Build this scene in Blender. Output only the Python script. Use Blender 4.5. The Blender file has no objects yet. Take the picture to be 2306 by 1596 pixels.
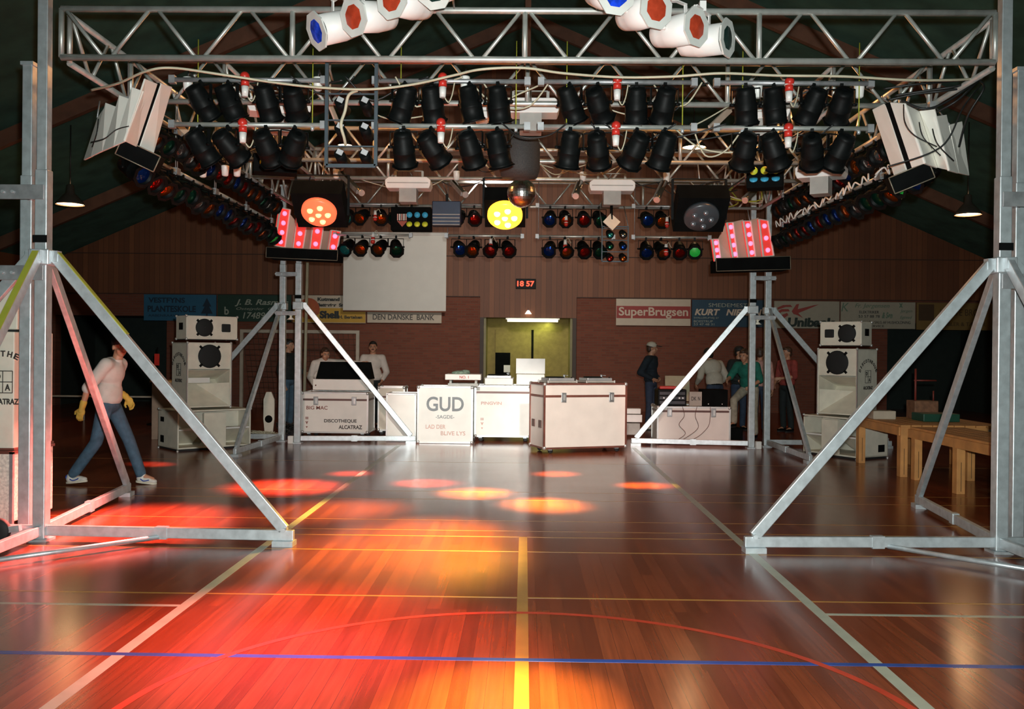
import bpy, math, random
from mathutils import Vector, Matrix, Euler
random.seed(7)
PI = math.pi
scn = bpy.context.scene
col = scn.collection
R = math.radians

# ---------------------------------------------------------------- camera
F_PX, CX, CY = 2080.0, 1153.0, 798.0
CAM = Vector((0, 0, 1.6))
YAW, PITCH, ROLL = math.atan(29/F_PX), math.atan(8/F_PX), 0.0098
f0 = Vector((-math.sin(YAW)*math.cos(PITCH), math.cos(YAW)*math.cos(PITCH), -math.sin(PITCH)))
r0 = Vector((math.cos(YAW), math.sin(YAW), 0))
u0 = r0.cross(f0)
rc = r0*math.cos(ROLL) + u0*math.sin(ROLL)
uc = u0*math.cos(ROLL) - r0*math.sin(ROLL)
cd = bpy.data.cameras.new('camera'); cam = bpy.data.objects.new('camera', cd); col.objects.link(cam)
cd.sensor_width = 36; cd.lens = F_PX/2306*36; cd.clip_end = 200; cd.clip_start = .05
cam.matrix_world = Matrix(((rc.x, uc.x, -f0.x, CAM.x), (rc.y, uc.y, -f0.y, CAM.y), (rc.z, uc.z, -f0.z, CAM.z), (0, 0, 0, 1)))
scn.camera = cam

def ray(px, py):
    return f0 + rc*((px-CX)/F_PX) - uc*((py-CY)/F_PX)
def at(px, py, Y):                      # point of the hall at distance Y
    d = ray(px, py); return CAM + d*(Y/d.y)
def fl(px, py):                         # point on the floor
    d = ray(px, py); return CAM + d*(-CAM.z/d.z)

# ---------------------------------------------------------------- world, exposure, lights
w = bpy.data.worlds.new('world'); scn.world = w; w.use_nodes = True
bg = w.node_tree.nodes['Background']
bg.inputs[0].default_value = (.16, .50, .42, 1); bg.inputs[1].default_value = .16
vs = scn.view_settings
vs.view_transform = 'Standard'; vs.look = 'None'; vs.gamma = 1; vs.exposure = 0.0
try: vs.use_curve_mapping = False
except Exception: pass

def light(kind, name, loc, power, color=(1, 1, 1), target=None, angle=40, blend=.6, radius=.05, size=None):
    l = bpy.data.lights.new(name, kind); o = bpy.data.objects.new(name, l); col.objects.link(o)
    l.energy = power; l.color = color; o.location = loc
    if kind == 'SPOT': l.spot_size = R(angle); l.spot_blend = blend
    if kind != 'AREA': l.shadow_soft_size = radius
    else: l.shape = 'RECTANGLE'; l.size, l.size_y = size
    if target is not None:
        o.rotation_euler = (Vector(target)-Vector(loc)).to_track_quat('-Z', 'Y').to_euler()
    return o

# the camera's own flash, just above the lens
light('SPOT', 'camera_flash', (.08, .0, 1.74), 3100, (.95, 1.0, .97), (0, 10, 1.6), 92, 1, .035)
# stage light on the flight cases, from the rear faces of the front rig
light('SPOT', 'stage_light', (-1.4, 8.6, 3.3), 1900, (1, .95, .88), (-.9, 16, .5), 26, .7, .08)
light('SPOT', 'stage_light', (.9, 8.6, 3.3), 1350, (1, .86, .76), (.9, 15, .4), 26, .7, .08)
light('SPOT', 'stage_light', (2.4, 8.6, 3.3), 600, (1, .42, .34), (2.6, 16, .4), 22, .8, .08)
light('SPOT', 'stage_light', (-2.6, 8.6, 3.3), 560, (1, .66, .56), (-3.3, 17, .7), 24, .8, .08)
light('SPOT', 'wall_fill', (-.6, 14.8, 4.6), 1500, (1, .90, .80), (-.4, 25, 3.0), 70, 1, .3)  # bare fill spot added near the rear truss to brighten the end wall
light('POINT', 'rig_fill', (-2.6, 10.6, 4.6), 48, (1, .42, .13), radius=.2)  # unseen fill points added for the orange tint on the trusses
light('POINT', 'rig_fill', (2.9, 10.6, 4.6), 48, (1, .42, .13), radius=.2)
light('POINT', 'rig_fill', (0, 12.4, 4.9), 22, (1, .55, .25), radius=.2)
# coloured pools thrown on the floor by the two lit flower effects
redsrc, yelsrc = at(718, 490, 11.3)+Vector((0, -.32, -.22)), at(1137, 497, 11.3)+Vector((0, -.32, -.22))
def pool(px, py, power, c, ang, src, rad=.10):
    p = fl(px, py); light('SPOT', 'beam', src, power, c, p, ang, 1, rad)
YEL = (1, 1.0, .10); ORG = (1, .62, .06); RED = (1, .20, .16)
pool(915, 1225, 9500, (1, .50, .05), 27, yelsrc, .25)
pool(1070, 1110, 10500, (1, .66, .06), 17, yelsrc, .15)
pool(1225, 1136, 10500, (1, .66, .06), 17, yelsrc, .15)
pool(1450, 1093, 6500, (1, .48, .05), 11, yelsrc, .12)
pool(1250, 1067, 5500, (1, .42, .05), 11, yelsrc, .12)
pool(755, 1150, 4500, (1, .48, .06), 21, yelsrc, .25)
pool(640, 1096, 9500, RED, 25, redsrc, .25)
pool(790, 1066, 4200, RED, 11, redsrc, .12)
pool(960, 1088, 4500, RED, 15, redsrc, .12)
pool(345, 1045, 3500, RED, 8, redsrc, .08)
pool(230, 1190, 11000, RED, 34, redsrc, .2)
# bare spots added at the front truss, imitating the lit effects' streaks on the floor
frontred, frontamber = (-2.1, 7.25, 3.85), (.35, 7.25, 3.85)
pool(660, 1440, 4300, (1, .16, .12), 36, frontred, .06)
pool(655, 1485, 1900, (1, .12, .50), 20, frontred, .06)
pool(1126, 1600, 8500, (1, .60, .06), 15, frontamber, .06)

# ---------------------------------------------------------------- materials
MATS = {}
def mat(name, c, rough=.5, metal=0, emit=0, var=.12, scale=6, bump=0, ecol=None, spec=.5, coat=0):
    if name in MATS: return MATS[name]
    m = bpy.data.materials.new(name); m.use_nodes = True; nt = m.node_tree; b = nt.nodes['Principled BSDF']
    b.inputs['Roughness'].default_value = rough; b.inputs['Metallic'].default_value = metal
    b.inputs['Specular IOR Level'].default_value = spec; b.inputs['Coat Weight'].default_value = coat
    c4 = (*c, 1)
    tc = nt.nodes.new('ShaderNodeTexCoord'); n = nt.nodes.new('ShaderNodeTexNoise'); n.inputs['Scale'].default_value = scale
    n.inputs['Detail'].default_value = 5
    nt.links.new(tc.outputs['Object'], n.inputs['Vector'])
    rp = nt.nodes.new('ShaderNodeValToRGB'); rp.color_ramp.elements[0].position = .3; rp.color_ramp.elements[1].position = .72
    rp.color_ramp.elements[0].color = tuple(x*(1-var) for x in c)+(1,); rp.color_ramp.elements[1].color = tuple(min(1, x*(1+var)) for x in c)+(1,)
    nt.links.new(n.outputs['Fac'], rp.inputs[0]); nt.links.new(rp.outputs[0], b.inputs['Base Color'])
    if bump:
        bp = nt.nodes.new('ShaderNodeBump'); bp.inputs['Strength'].default_value = bump; bp.inputs['Distance'].default_value = .01
        nt.links.new(n.outputs['Fac'], bp.inputs['Height']); nt.links.new(bp.outputs[0], b.inputs['Normal'])
    if emit:
        b.inputs['Emission Color'].default_value = (*(ecol or c), 1); b.inputs['Emission Strength'].default_value = emit
    MATS[name] = m; return m

def node_mat(name):
    m = bpy.data.materials.new(name); m.use_nodes = True; MATS[name] = m
    return m, m.node_tree, m.node_tree.nodes['Principled BSDF']

ALU = mat('brushed_aluminium', (.56, .61, .63), .40, .55, var=.16, scale=14, bump=.05)
ALUD = mat('dull_aluminium', (.40, .41, .42), .45, .6, var=.25, scale=10)
TRUSS = mat('galvanised_tube', (.56, .58, .54), .42, .6, var=.18, scale=9)
BLACK = mat('black_enamel', (.004, .005, .005), .5, 0, var=.3, scale=20, spec=.12)
MATBLK = mat('matt_black', (.004, .005, .005), .9, 0, var=.3, spec=.08)
WHITE = mat('white_enamel', (.80, .79, .76), .4, 0, var=.06, scale=5)
CREAM = mat('cream_cabinet_paint', (.74, .70, .58), .55, 0, var=.08, scale=7, bump=.1)
SPECK = mat('worn_white_carpet_cover', (.66, .64, .56), .9, 0, var=.3, scale=40, bump=.2)
CASEW = mat('white_case_laminate', (.80, .78, .72), .38, 0, var=.05, scale=4)
CASEP = mat('pinkish_case_laminate', (.76, .70, .64), .38, 0, var=.05, scale=4)
EDGE = mat('brown_case_edging', (.20, .07, .05), .4, .3, var=.3)
EDGEA = mat('aluminium_edging', (.68, .68, .66), .35, .7, var=.1)
RUBBER = mat('black_rubber', (.015, .015, .015), .7)
PLUGR = mat('red_plastic', (.55, .03, .02), .35, 0, var=.1)
PLUGW = mat('white_plastic', (.78, .78, .74), .35, 0, var=.05)
CABB = mat('black_cable', (.012, .014, .014), .45)
CABW = mat('beige_cable', (.50, .47, .34), .5)
CHAIN = mat('yellow_green_cord', (.36, .38, .04), .5, .2)
PINE = mat('raw_pine', (.60, .28, .085), .6, 0, var=.2, scale=5)
GLASSC = {
 'amber': mat('amber_lens', (.42, .09, .01), .10, .85, var=.2, scale=30),
 'red': mat('red_lens', (.32, .015, .01), .10, .85, var=.2, scale=30),
 'blue': mat('blue_lens', (.01, .06, .34), .10, .85, var=.2, scale=30),
 'green': mat('green_gel', (.03, .62, .08), .4, 0, var=.1, scale=30),
 'dark green': mat('dark_green_lens', (.01, .10, .06), .18, .85, var=.2, scale=30),
 'cyan': mat('cyan_lens', (.04, .36, .36), .12, .8, var=.2, scale=30),
 'clear': mat('clear_lens', (.25, .26, .26), .1, .9, var=.2, scale=30),
}
GELY = mat('yellow_gel', (.70, .78, .05), .4, 0, var=.1)
GELB = mat('sky_blue_gel', (.05, .42, .70), .4, 0, var=.1)
GREY = mat('grey_sheet_metal', (.38, .37, .34), .6, .2, var=.12)

# ---------------------------------------------------------------- mesh building
def wm(o):
    m = o.matrix_basis.copy(); p = o.parent
    while p: m = p.matrix_basis @ m; p = p.parent
    return m

class MB:
    def __init__(s): s.v = []; s.f = []; s.mi = []; s.sm = []
    def add(s, vs_, fs, M=None, mi=0, smooth=False):
        b = len(s.v)
        for q in vs_:
            q = Vector(q); s.v.append(M @ q if M else q)
        for f in fs: s.f.append([b+i for i in f]); s.mi.append(mi); s.sm.append(smooth)
        return s
    def box(s, c, size, rot=None, mi=0):
        x, y, z = (k/2 for k in size)
        M = Matrix.Translation(c) @ (rot.to_4x4() if rot is not None else Matrix())
        V = [(a*x, b*y, d*z) for a in (-1, 1) for b in (-1, 1) for d in (-1, 1)]
        return s.add(V, [(0, 1, 3, 2), (4, 6, 7, 5), (0, 4, 5, 1), (2, 3, 7, 6), (0, 2, 6, 4), (1, 5, 7, 3)], M, mi)
    def frame(s, p0, p1):
        p0, p1 = Vector(p0), Vector(p1); d = p1-p0
        q = d.to_track_quat('Z', 'Y'); return p0, d.length, Matrix.Translation(p0) @ q.to_matrix().to_4x4()
    def tube(s, p0, p1, r, seg=10, r2=None, mi=0, caps=True):
        r2 = r if r2 is None else r2; _, L, M = s.frame(p0, p1)
        V = []
        for z, rr in ((0, r), (L, r2)):
            V += [(rr*math.cos(2*PI*i/seg), rr*math.sin(2*PI*i/seg), z) for i in range(seg)]
        s.add(V, [(i, (i+1) % seg, seg+(i+1) % seg, seg+i) for i in range(seg)], M, mi, True)
        if caps:
            b = len(s.v)-2*seg; s.f += [[b+seg-1-i for i in range(seg)], [b+seg+i for i in range(seg)]]; s.mi += [mi, mi]; s.sm += [False, False]
        return s
    def beam(s, p0, p1, w_, h_, mi=0, up=(0, 0, 1)):   # rectangular tube, h_ measured along up
        p0, p1, up = Vector(p0), Vector(p1), Vector(up); d = (p1-p0); L = d.length; d.normalize()
        sd = d.cross(up)
        if sd.length < 1e-4: sd = Vector((1, 0, 0))
        sd.normalize(); u = sd.cross(d)
        M = Matrix(((d.x, sd.x, u.x, 0), (d.y, sd.y, u.y, 0), (d.z, sd.z, u.z, 0), (0, 0, 0, 1)))
        return s.box((p0+p1)/2, (L, w_, h_), M.to_3x3(), mi)
    def lathe(s, prof, seg=20, M=None, mi=0, closed=True, smooth=True):
        V = []; n = len(prof)
        for r, z in prof: V += [(r*math.cos(2*PI*i/seg), r*math.sin(2*PI*i/seg), z) for i in range(seg)]
        Fs = [(k*seg+i, k*seg+(i+1) % seg, (k+1)*seg+(i+1) % seg, (k+1)*seg+i) for k in range(n-1) for i in range(seg)]
        s.add(V, Fs, M, mi, smooth)
        if closed:
            b = len(s.v)-n*seg; s.f += [[b+seg-1-i for i in range(seg)], [b+(n-1)*seg+i for i in range(seg)]]; s.mi += [mi, mi]; s.sm += [False, False]
        return s
    def ball(s, c, r, seg=14, rings=8, M=None, mi=0):
        if not hasattr(r, '__len__'): r = (r, r, r)
        prof = [(max(1e-4, math.sin(PI*k/rings)), -math.cos(PI*k/rings)) for k in range(rings+1)]
        T = Matrix.Translation(c) @ (M if M else Matrix()) @ Matrix.Diagonal((*r, 1))
        return s.lathe(prof, seg, T, mi)
    def prism(s, poly, y0, y1, M=None, mi=0):          # polygon in XZ, thick along Y
        n = len(poly); V = [(x, y0, z) for x, z in poly]+[(x, y1, z) for x, z in poly]
        return s.add(V, [list(range(n)), list(range(2*n-1, n-1, -1))]+[(i, n+i, n+(i+1) % n, (i+1) % n) for i in range(n)], M, mi)
    def path(s, pts, r, seg=6, mi=0, sub=6):
        P = [Vector(p) for p in pts]; Q = []
        for i in range(len(P)-1):
            a, b, c, d = P[max(0, i-1)], P[i], P[i+1], P[min(len(P)-1, i+2)]
            for k in range(sub):
                t = k/sub; Q.append(.5*((2*b)+(c-a)*t+(2*a-5*b+4*c-d)*t*t+(3*b-a-3*c+d)*t**3))
        Q.append(P[-1]); V = []
        up = Vector((.13, .31, .94))
        for i, q in enumerate(Q):
            d = (Q[min(i+1, len(Q)-1)]-Q[max(0, i-1)]).normalized(); sd = d.cross(up).normalized(); u = sd.cross(d)
            V += [q+sd*r*math.cos(2*PI*k/seg)+u*r*math.sin(2*PI*k/seg) for k in range(seg)]
        Fs = [(i*seg+k, i*seg+(k+1) % seg, (i+1)*seg+(k+1) % seg, (i+1)*seg+k) for i in range(len(Q)-1) for k in range(seg)]
        Fs += [list(range(seg-1, -1, -1)), [(len(Q)-1)*seg+k for k in range(seg)]]
        return s.add(V, Fs, None, mi, True)
    def quadslab(s, q, t, mi=0):                        # quad of 4 world points, given thickness
        q = [Vector(p) for p in q]; n = (q[1]-q[0]).cross(q[2]-q[0]).normalized()*t
        return s.add(q+[p+n for p in q], [(0, 1, 2, 3), (7, 6, 5, 4), (0, 4, 5, 1), (1, 5, 6, 2), (2, 6, 7, 3), (3, 7, 4, 0)], None, mi)
    def build(s, name, mats, parent=None, world=False):
        me = bpy.data.meshes.new(name)
        V = s.v
        if world and parent: iv = wm(parent).inverted(); V = [iv @ v for v in V]
        me.from_pydata([tuple(v) for v in V], [], s.f)
        if not isinstance(mats, (list, tuple)): mats = [mats]
        for m in mats: me.materials.append(m)
        for p, k, t in zip(me.polygons, s.mi, s.sm): p.material_index = k; p.use_smooth = t
        me.update()
        o = bpy.data.objects.new(name, me); col.objects.link(o)
        if parent: o.parent = parent
        return o
def bevel(o, w_=.008, seg=2):
    m = o.modifiers.new('bevel', 'BEVEL'); m.width = w_; m.segments = seg; m.limit_method = 'ANGLE'; return o

def thing(name, label, cat, loc=(0, 0, 0), rz=0, group=None):
    o = bpy.data.objects.new(name, None); o.empty_display_size = .1; col.objects.link(o)
    o.location = loc; o.rotation_euler = (0, 0, rz); o['label'] = label; o['category'] = cat
    if group: o['group'] = group
    return o
def tag(o, label, cat, group=None, kind=None):
    if label: o['label'] = label
    if cat: o['category'] = cat
    if group: o['group'] = group
    if kind: o['kind'] = kind
    return o
KIDS = {}
def kids(o): return [c for c in bpy.data.objects if c.parent == o]
def hang(t, p, m=None, y=None, z=None):
    """a rod from point p (relative to the thing) up to the nearest truss chord"""
    l = t.location; P = Vector(p)+l
    ty = y if y is not None else min((7.56, 8.9, 11.6, 12.8, 15.25), key=lambda k: abs(k-P.y))
    MB().tube(tuple(Vector(p)), (P.x-l.x, ty-l.y, (z or 3.98)-l.z), .008, 6).build('hanger', m or ALUD, t)
def copy_tree(o, parent=None, tree=None):
    c = o.copy(); col.objects.link(c); c.parent = parent
    for ch in kids(o): copy_tree(ch, c)
    return c
def structure(name, mb, m, parent=None):
    o = mb.build(name, m, parent)
    if not parent: o['kind'] = 'structure'
    return o

def text_mb(s_, width, height, M, mb, mi=0, bold=0, shear=0, depth=.002, spacing=1.0):
    """lettering in the XZ plane, centred, read from -Y, fitted to width x height"""
    cu = bpy.data.curves.new('t', 'FONT'); cu.body = s_; cu.align_x = 'LEFT'; cu.size = 1; cu.shear = shear; cu.offset = bold
    cu.space_character = spacing; cu.resolution_u = 5; cu.extrude = .5
    o = bpy.data.objects.new('t', cu); col.objects.link(o)
    dg = bpy.context.evaluated_depsgraph_get(); dg.update()
    me = bpy.data.meshes.new_from_object(o.evaluated_get(dg))
    xs = [v.co.x for v in me.vertices]; ys = [v.co.y for v in me.vertices]
    if not xs: return
    x0, x1, y0, y1 = min(xs), max(xs), min(ys), max(ys)
    sx, sy = width/(x1-x0), height/(y1-y0)
    V = [((v.co.x-(x0+x1)/2)*sx, -v.co.z*depth*2, (v.co.y-(y0+y1)/2)*sy) for v in me.vertices]
    mb.add(V, [list(p.vertices) for p in me.polygons], M, mi)
    bpy.data.objects.remove(o); bpy.data.meshes.remove(me); bpy.data.curves.remove(cu)
T = Matrix.Translation
def RZ(a): return Matrix.Rotation(a, 4, 'Z')
def RX(a): return Matrix.Rotation(a, 4, 'X')
def RY(a): return Matrix.Rotation(a, 4, 'Y')
# ---------------------------------------------------------------- the hall
def floor_material():
    m, nt, b = node_mat('varnished_parquet')
    N = nt.nodes.new; L = nt.links.new
    tc = N('ShaderNodeTexCoord'); mp = N('ShaderNodeMapping'); mp.inputs['Rotation'].default_value = (0, 0, R(90))
    L(tc.outputs['Object'], mp.inputs[0])
    br = N('ShaderNodeTexBrick'); br.inputs['Scale'].default_value = 1; br.inputs['Brick Width'].default_value = 1.9
    br.inputs['Row Height'].default_value = .085; br.inputs['Mortar Size'].default_value = .0016; br.inputs['Mortar Smooth'].default_value = .3
    br.inputs['Color1'].default_value = (.19, .040, .015, 1); br.inputs['Color2'].default_value = (.31, .070, .024, 1)
    br.inputs['Mortar'].default_value = (.14, .03, .013, 1); br.inputs['Bias'].default_value = -.1
    L(mp.outputs[0], br.inputs['Vector'])
    n = N('ShaderNodeTexNoise'); n.inputs['Scale'].default_value = .55; n.inputs['Detail'].default_value = 6
    L(tc.outputs['Object'], n.inputs['Vector'])
    mp2 = N('ShaderNodeMapping'); mp2.inputs['Scale'].default_value = (38, 1.6, 1); L(tc.outputs['Object'], mp2.inputs[0])
    g = N('ShaderNodeTexNoise'); g.inputs['Scale'].default_value = 1; g.inputs['Detail'].default_value = 5; L(mp2.outputs[0], g.inputs['Vector'])
    mx = N('ShaderNodeMixRGB'); mx.blend_type = 'MULTIPLY'; mx.inputs[0].default_value = .55
    r1 = N('ShaderNodeValToRGB'); r1.color_ramp.elements[0].position = .3; r1.color_ramp.elements[0].color = (.62, .62, .62, 1)
    r1.color_ramp.elements[1].position = .7; r1.color_ramp.elements[1].color = (1.25, 1.25, 1.25, 1)
    L(g.outputs['Fac'], r1.inputs[0]); L(br.outputs['Color'], mx.inputs[1]); L(r1.outputs[0], mx.inputs[2])
    mx2 = N('ShaderNodeMixRGB'); mx2.blend_type = 'MULTIPLY'; mx2.inputs[0].default_value = .6
    r2 = N('ShaderNodeValToRGB'); r2.color_ramp.elements[0].position = .35; r2.color_ramp.elements[0].color = (.6, .6, .6, 1)
    r2.color_ramp.elements[1].position = .65; r2.color_ramp.elements[1].color = (1.2, 1.2, 1.2, 1)
    L(n.outputs['Fac'], r2.inputs[0]); L(mx.outputs[0], mx2.inputs[1]); L(r2.outputs[0], mx2.inputs[2])
    L(mx2.outputs[0], b.inputs['Base Color'])
    rr = N('ShaderNodeMapRange'); rr.inputs['To Min'].default_value = .13; rr.inputs['To Max'].default_value = .26
    L(n.outputs['Fac'], rr.inputs['Value']); L(rr.outputs[0], b.inputs['Roughness'])
    b.inputs['Specular IOR Level'].default_value = .75
    bp = N('ShaderNodeBump'); bp.inputs['Strength'].default_value = .05; bp.inputs['Distance'].default_value = .004
    L(g.outputs['Fac'], bp.inputs['Height']); L(bp.outputs[0], b.inputs['Normal'])
    return m
def brick_material():
    m, nt, b = node_mat('red_brick'); N = nt.nodes.new; L = nt.links.new
    tc = N('ShaderNodeTexCoord'); mp = N('ShaderNodeMapping'); mp.inputs['Rotation'].default_value = (R(90), 0, 0)
    L(tc.outputs['Object'], mp.inputs[0])
    br = N('ShaderNodeTexBrick'); br.inputs['Scale'].default_value = 1; br.inputs['Brick Width'].default_value = .23; br.inputs['Row Height'].default_value = .067
    br.inputs['Mortar Size'].default_value = .007
    br.inputs['Color1'].default_value = (.21, .062, .034, 1); br.inputs['Color2'].default_value = (.16, .046, .026, 1); br.inputs['Mortar'].default_value = (.15, .075, .05, 1)
    L(mp.outputs[0], br.inputs['Vector']); L(br.outputs['Color'], b.inputs['Base Color']); b.inputs['Roughness'].default_value = .85
    return m
def board_material(name, c1, c2, width):
    m, nt, b = node_mat(name); N = nt.nodes.new; L = nt.links.new
    tc = N('ShaderNodeTexCoord'); mp = N('ShaderNodeMapping'); mp.inputs['Rotation'].default_value = (R(90), 0, R(90)); L(tc.outputs['Object'], mp.inputs[0])
    sx = N('ShaderNodeSeparateXYZ'); L(tc.outputs['Object'], sx.inputs[0]); cb = N('ShaderNodeCombineXYZ')
    L(sx.outputs['Z'], cb.inputs['X']); L(sx.outputs['X'], cb.inputs['Y'])
    br = N('ShaderNodeTexBrick'); br.inputs['Scale'].default_value = 1; br.inputs['Brick Width'].default_value = 40; br.inputs['Row Height'].default_value = width
    br.inputs['Mortar Size'].default_value = .006; br.inputs['Color1'].default_value = (*c1, 1); br.inputs['Color2'].default_value = (*c2, 1)
    br.inputs['Mortar'].default_value = tuple(x*.45 for x in c1)+(1,)
    L(cb.outputs[0], br.inputs['Vector'])
    n = N('ShaderNodeTexNoise'); n.inputs['Scale'].default_value = .7; n.inputs['Detail'].default_value = 4; L(tc.outputs['Object'], n.inputs['Vector'])
    mx = N('ShaderNodeMixRGB'); mx.blend_type = 'MULTIPLY'; mx.inputs[0].default_value = .5; L(br.outputs['Color'], mx.inputs[1]); L(n.outputs['Fac'], mx.inputs[2])
    L(mx.outputs[0], b.inputs['Base Color']); b.inputs['Roughness'].default_value = .6
    return m
FLOORM, BRICK = floor_material(), brick_material()
BOARD = board_material('brown_wall_boards', (.29, .105, .042), (.20, .070, .030), .14)
DARKW = mat('dark_ceiling_boards', (.05, .14, .11), .95, var=.3, scale=2)  # green put into the colour to lift the blacks of the unlit ceiling
BEAMM = mat('laminated_timber', (.13, .06, .035), .7, var=.25, scale=4)
DARKR = mat('dark_store_room', (.02, .03, .026), .9)  # darkness of the unlit openings put into the lining colour
WALLY = 25.0
fo = structure('floor', MB().box((0, 13, -.05), (34, 34, .1)), FLOORM)
LINE = {'yellow': mat('yellow_court_line', (.42, .21, .04), .3), 'white': mat('greyish_white_court_line', (.42, .43, .33), .3),
        'blue': mat('blue_court_line', (.02, .07, .30), .3), 'red': mat('red_court_line', (.55, .05, .02), .3)}
def line(c, x0, x1, y0, y1, h=.0006):
    MB().box(((x0+x1)/2, (y0+y1)/2, h/2), (x1-x0, y1-y0, h)).build('court_line', LINE[c], fo)
for y in (5.99, 7.36, 7.94): line('yellow', -9, 9, y-.012, y+.012)
for y in (8.20, 8.69, 9.9, 10.46, 13.2): line('yellow', -9, 9, y-.008, y+.008)
line('yellow', -.035, .035, .4, 7.94, .0009)
line('white', -2.13, -2.06, .4, 15.5, .0008); line('white', 1.80, 1.87, .4, 15.5, .0008)
line('white', -9, -2.06, 5.68, 5.72); line('white', 1.87, 9, 5.68, 5.72)
line('blue', -9, 9, 4.76, 4.805, .0011)
a = MB(); n = 96
for k in range(n):
    t0, t1 = 2*PI*k/n, 2*PI*(k+1)/n
    a.add([(rr*math.cos(t), 3.84+rr*math.sin(t), .0013) for t, rr in ((t0, 1.78), (t0, 1.825), (t1, 1.825), (t1, 1.78))], [(0, 1, 2, 3)])
a.build('court_circle', LINE['red'], fo)

HW, EAVE, RIDGE = 13.0, 3.9, 9.6
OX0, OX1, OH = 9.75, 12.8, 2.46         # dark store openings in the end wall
DX0, DX1, DH = -1.12, 1.28, 2.50        # door recess
wb = MB()
def wall_piece(mb, x0, x1, z0, z1): mb.box(((x0+x1)/2, WALLY+.15, (z0+z1)/2), (x1-x0, .3, z1-z0))
SPLIT = 3.06
for x0, x1, z0, z1 in ((-HW, -OX1, 0, SPLIT), (-OX1, -OX0, OH, SPLIT), (-OX0, DX0, 0, SPLIT), (DX0, DX1, DH, SPLIT), (DX1, OX0, 0, SPLIT), (OX0, OX1, OH, SPLIT), (OX1, HW, 0, SPLIT)):
    wall_piece(wb, x0, x1, z0, z1)
wbo = structure('wall_back', wb, BRICK)
g = MB().prism([(-HW, SPLIT), (HW, SPLIT), (HW, EAVE), (0, RIDGE), (-HW, EAVE)], WALLY-.04, WALLY+.3)
g.build('board_cladding', BOARD, wbo)
MB().box((.08, WALLY-.05, 2.79), (2.6, .06, .58)).build('door_lintel_board', BOARD, wbo)
for z in (SPLIT, 4.15): MB().box((0, WALLY-.05, z), (2*HW, .05, .02)).build('batten', mat('dark_batten', (.06, .03, .02), .7), wbo)
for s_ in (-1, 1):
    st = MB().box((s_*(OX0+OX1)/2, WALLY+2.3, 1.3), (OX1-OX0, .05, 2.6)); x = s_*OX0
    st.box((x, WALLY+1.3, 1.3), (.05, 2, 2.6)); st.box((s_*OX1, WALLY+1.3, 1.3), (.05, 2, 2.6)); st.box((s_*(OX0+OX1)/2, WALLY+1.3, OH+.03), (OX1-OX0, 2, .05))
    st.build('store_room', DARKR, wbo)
for s_, nm in ((-1, 'wall_left'), (1, 'wall_right')):
    q = MB().box((s_*(HW+.15), 12, 1.4), (.3, 27, 2.8)); o = structure(nm, q, BRICK)
    MB().box((s_*(HW+.14), 12, 3.4), (.28, 27, 1.2)).build('board_cladding', BOARD, o)
cg = MB()
for s_ in (-1, 1):
    p = [Vector((0, -1.4, RIDGE)), Vector((0, 25.5, RIDGE)), Vector((s_*(HW+.3), 25.5, EAVE-.1)), Vector((s_*(HW+.3), -1.4, EAVE-.1))]
    if s_ < 0: p.reverse()
    cg.quadslab(p, -.1)
structure('ceiling', cg, DARKW)
for k, y in enumerate((6.0, 11.0, 16.0, 21.0)):
    b = MB()
    for s_ in (-1, 1):
        b.beam((0, y, RIDGE-.45), (s_*(HW-.05), y, EAVE-.35), .12, .26)
    b.beam((0, y, RIDGE-.4), (0, y, 6.0), .10, .10); b.beam((-5.6, y, 6.1), (5.6, y, 6.1), .1, .16)
    structure('trim_%d' % (k+1), b, BEAMM)

# double door in its recess
DOORM = mat('yellow_brown_door_veneer', (.30, .23, .06), .7, var=.15, scale=9)
d = MB().box(((DX0+DX1)/2, WALLY+1.12, 1.25), (DX1-DX0, .06, 2.5)); do = structure('door_1', d, DOORM)
for sx_, ww in ((-.36, 1.02), (.72, 1.06)):
    q = MB().box((sx_+.04, WALLY+1.06, 1.1), (ww, .05, 2.2)).build('door_leaf', DOORM, do); bevel(q, .006)
    MB().box((sx_+.04+(ww/2+.004)*(1 if sx_ < 0 else -1), WALLY+1.03, 1.1), (.03, .02, 2.2)).build('dark_rebate', MATBLK, q)
    MB().tube((.12+(.1 if sx_ > 0 else -.1), WALLY+1.0, .95), (.12+(.1 if sx_ > 0 else -.1), WALLY+1.0, 1.12), .012).build('door_handle', ALU, q)
MB().box((DX0+.03, WALLY+.6, 1.25), (.06, 1.1, 2.5)).box((DX1-.03, WALLY+.6, 1.25), (.06, 1.1, 2.5)).box(((DX0+DX1)/2, WALLY+.6, 2.53), (DX1-DX0, 1.1, .06)).build('door_frame', mat('green_brown_frame', (.22, .19, .07), .5), do)
for q, ww in (((DX0-.05, WALLY-.03, 1.25), .1), ((DX1+.05, WALLY-.03, 1.25), .1)):
    MB().box(q, (ww, .1, 2.5)).build('door_post', mat('dark_post', (.05, .03, .02), .6), do)
MB().box((-.62, WALLY+.95, .8), (.42, .04, 1.5)).build('dark_notice_board', MATBLK, do); MB().box((-.5, WALLY+.92, 1.1), (.18, .02, .2)).build('notice', WHITE, do)
tb = thing('fluorescent_light', 'glowing white fluorescent tube above the double door', 'ceiling light', (.2, WALLY-.1, 2.42))
MB().box((0, .05, .05), (1.45, .08, .04)).build('fitting', WHITE, tb)
MB().tube((-.68, 0, 0), (.68, 0, 0), .032, 14).build('tube', mat('lit_tube', (1, .97, .8), .4, emit=5, ecol=(1, .93, .62)), tb)
light('AREA', 'door_tube_light', (.2, WALLY+.5, 2.42), 11, (.80, .95, .35), (.1, WALLY+.6, 0), size=(1.4, .1))
sl = thing('wall_lamp', 'small glowing cone lamp on the board above the door', 'lamp', (.08, WALLY-.1, 2.6))
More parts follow.
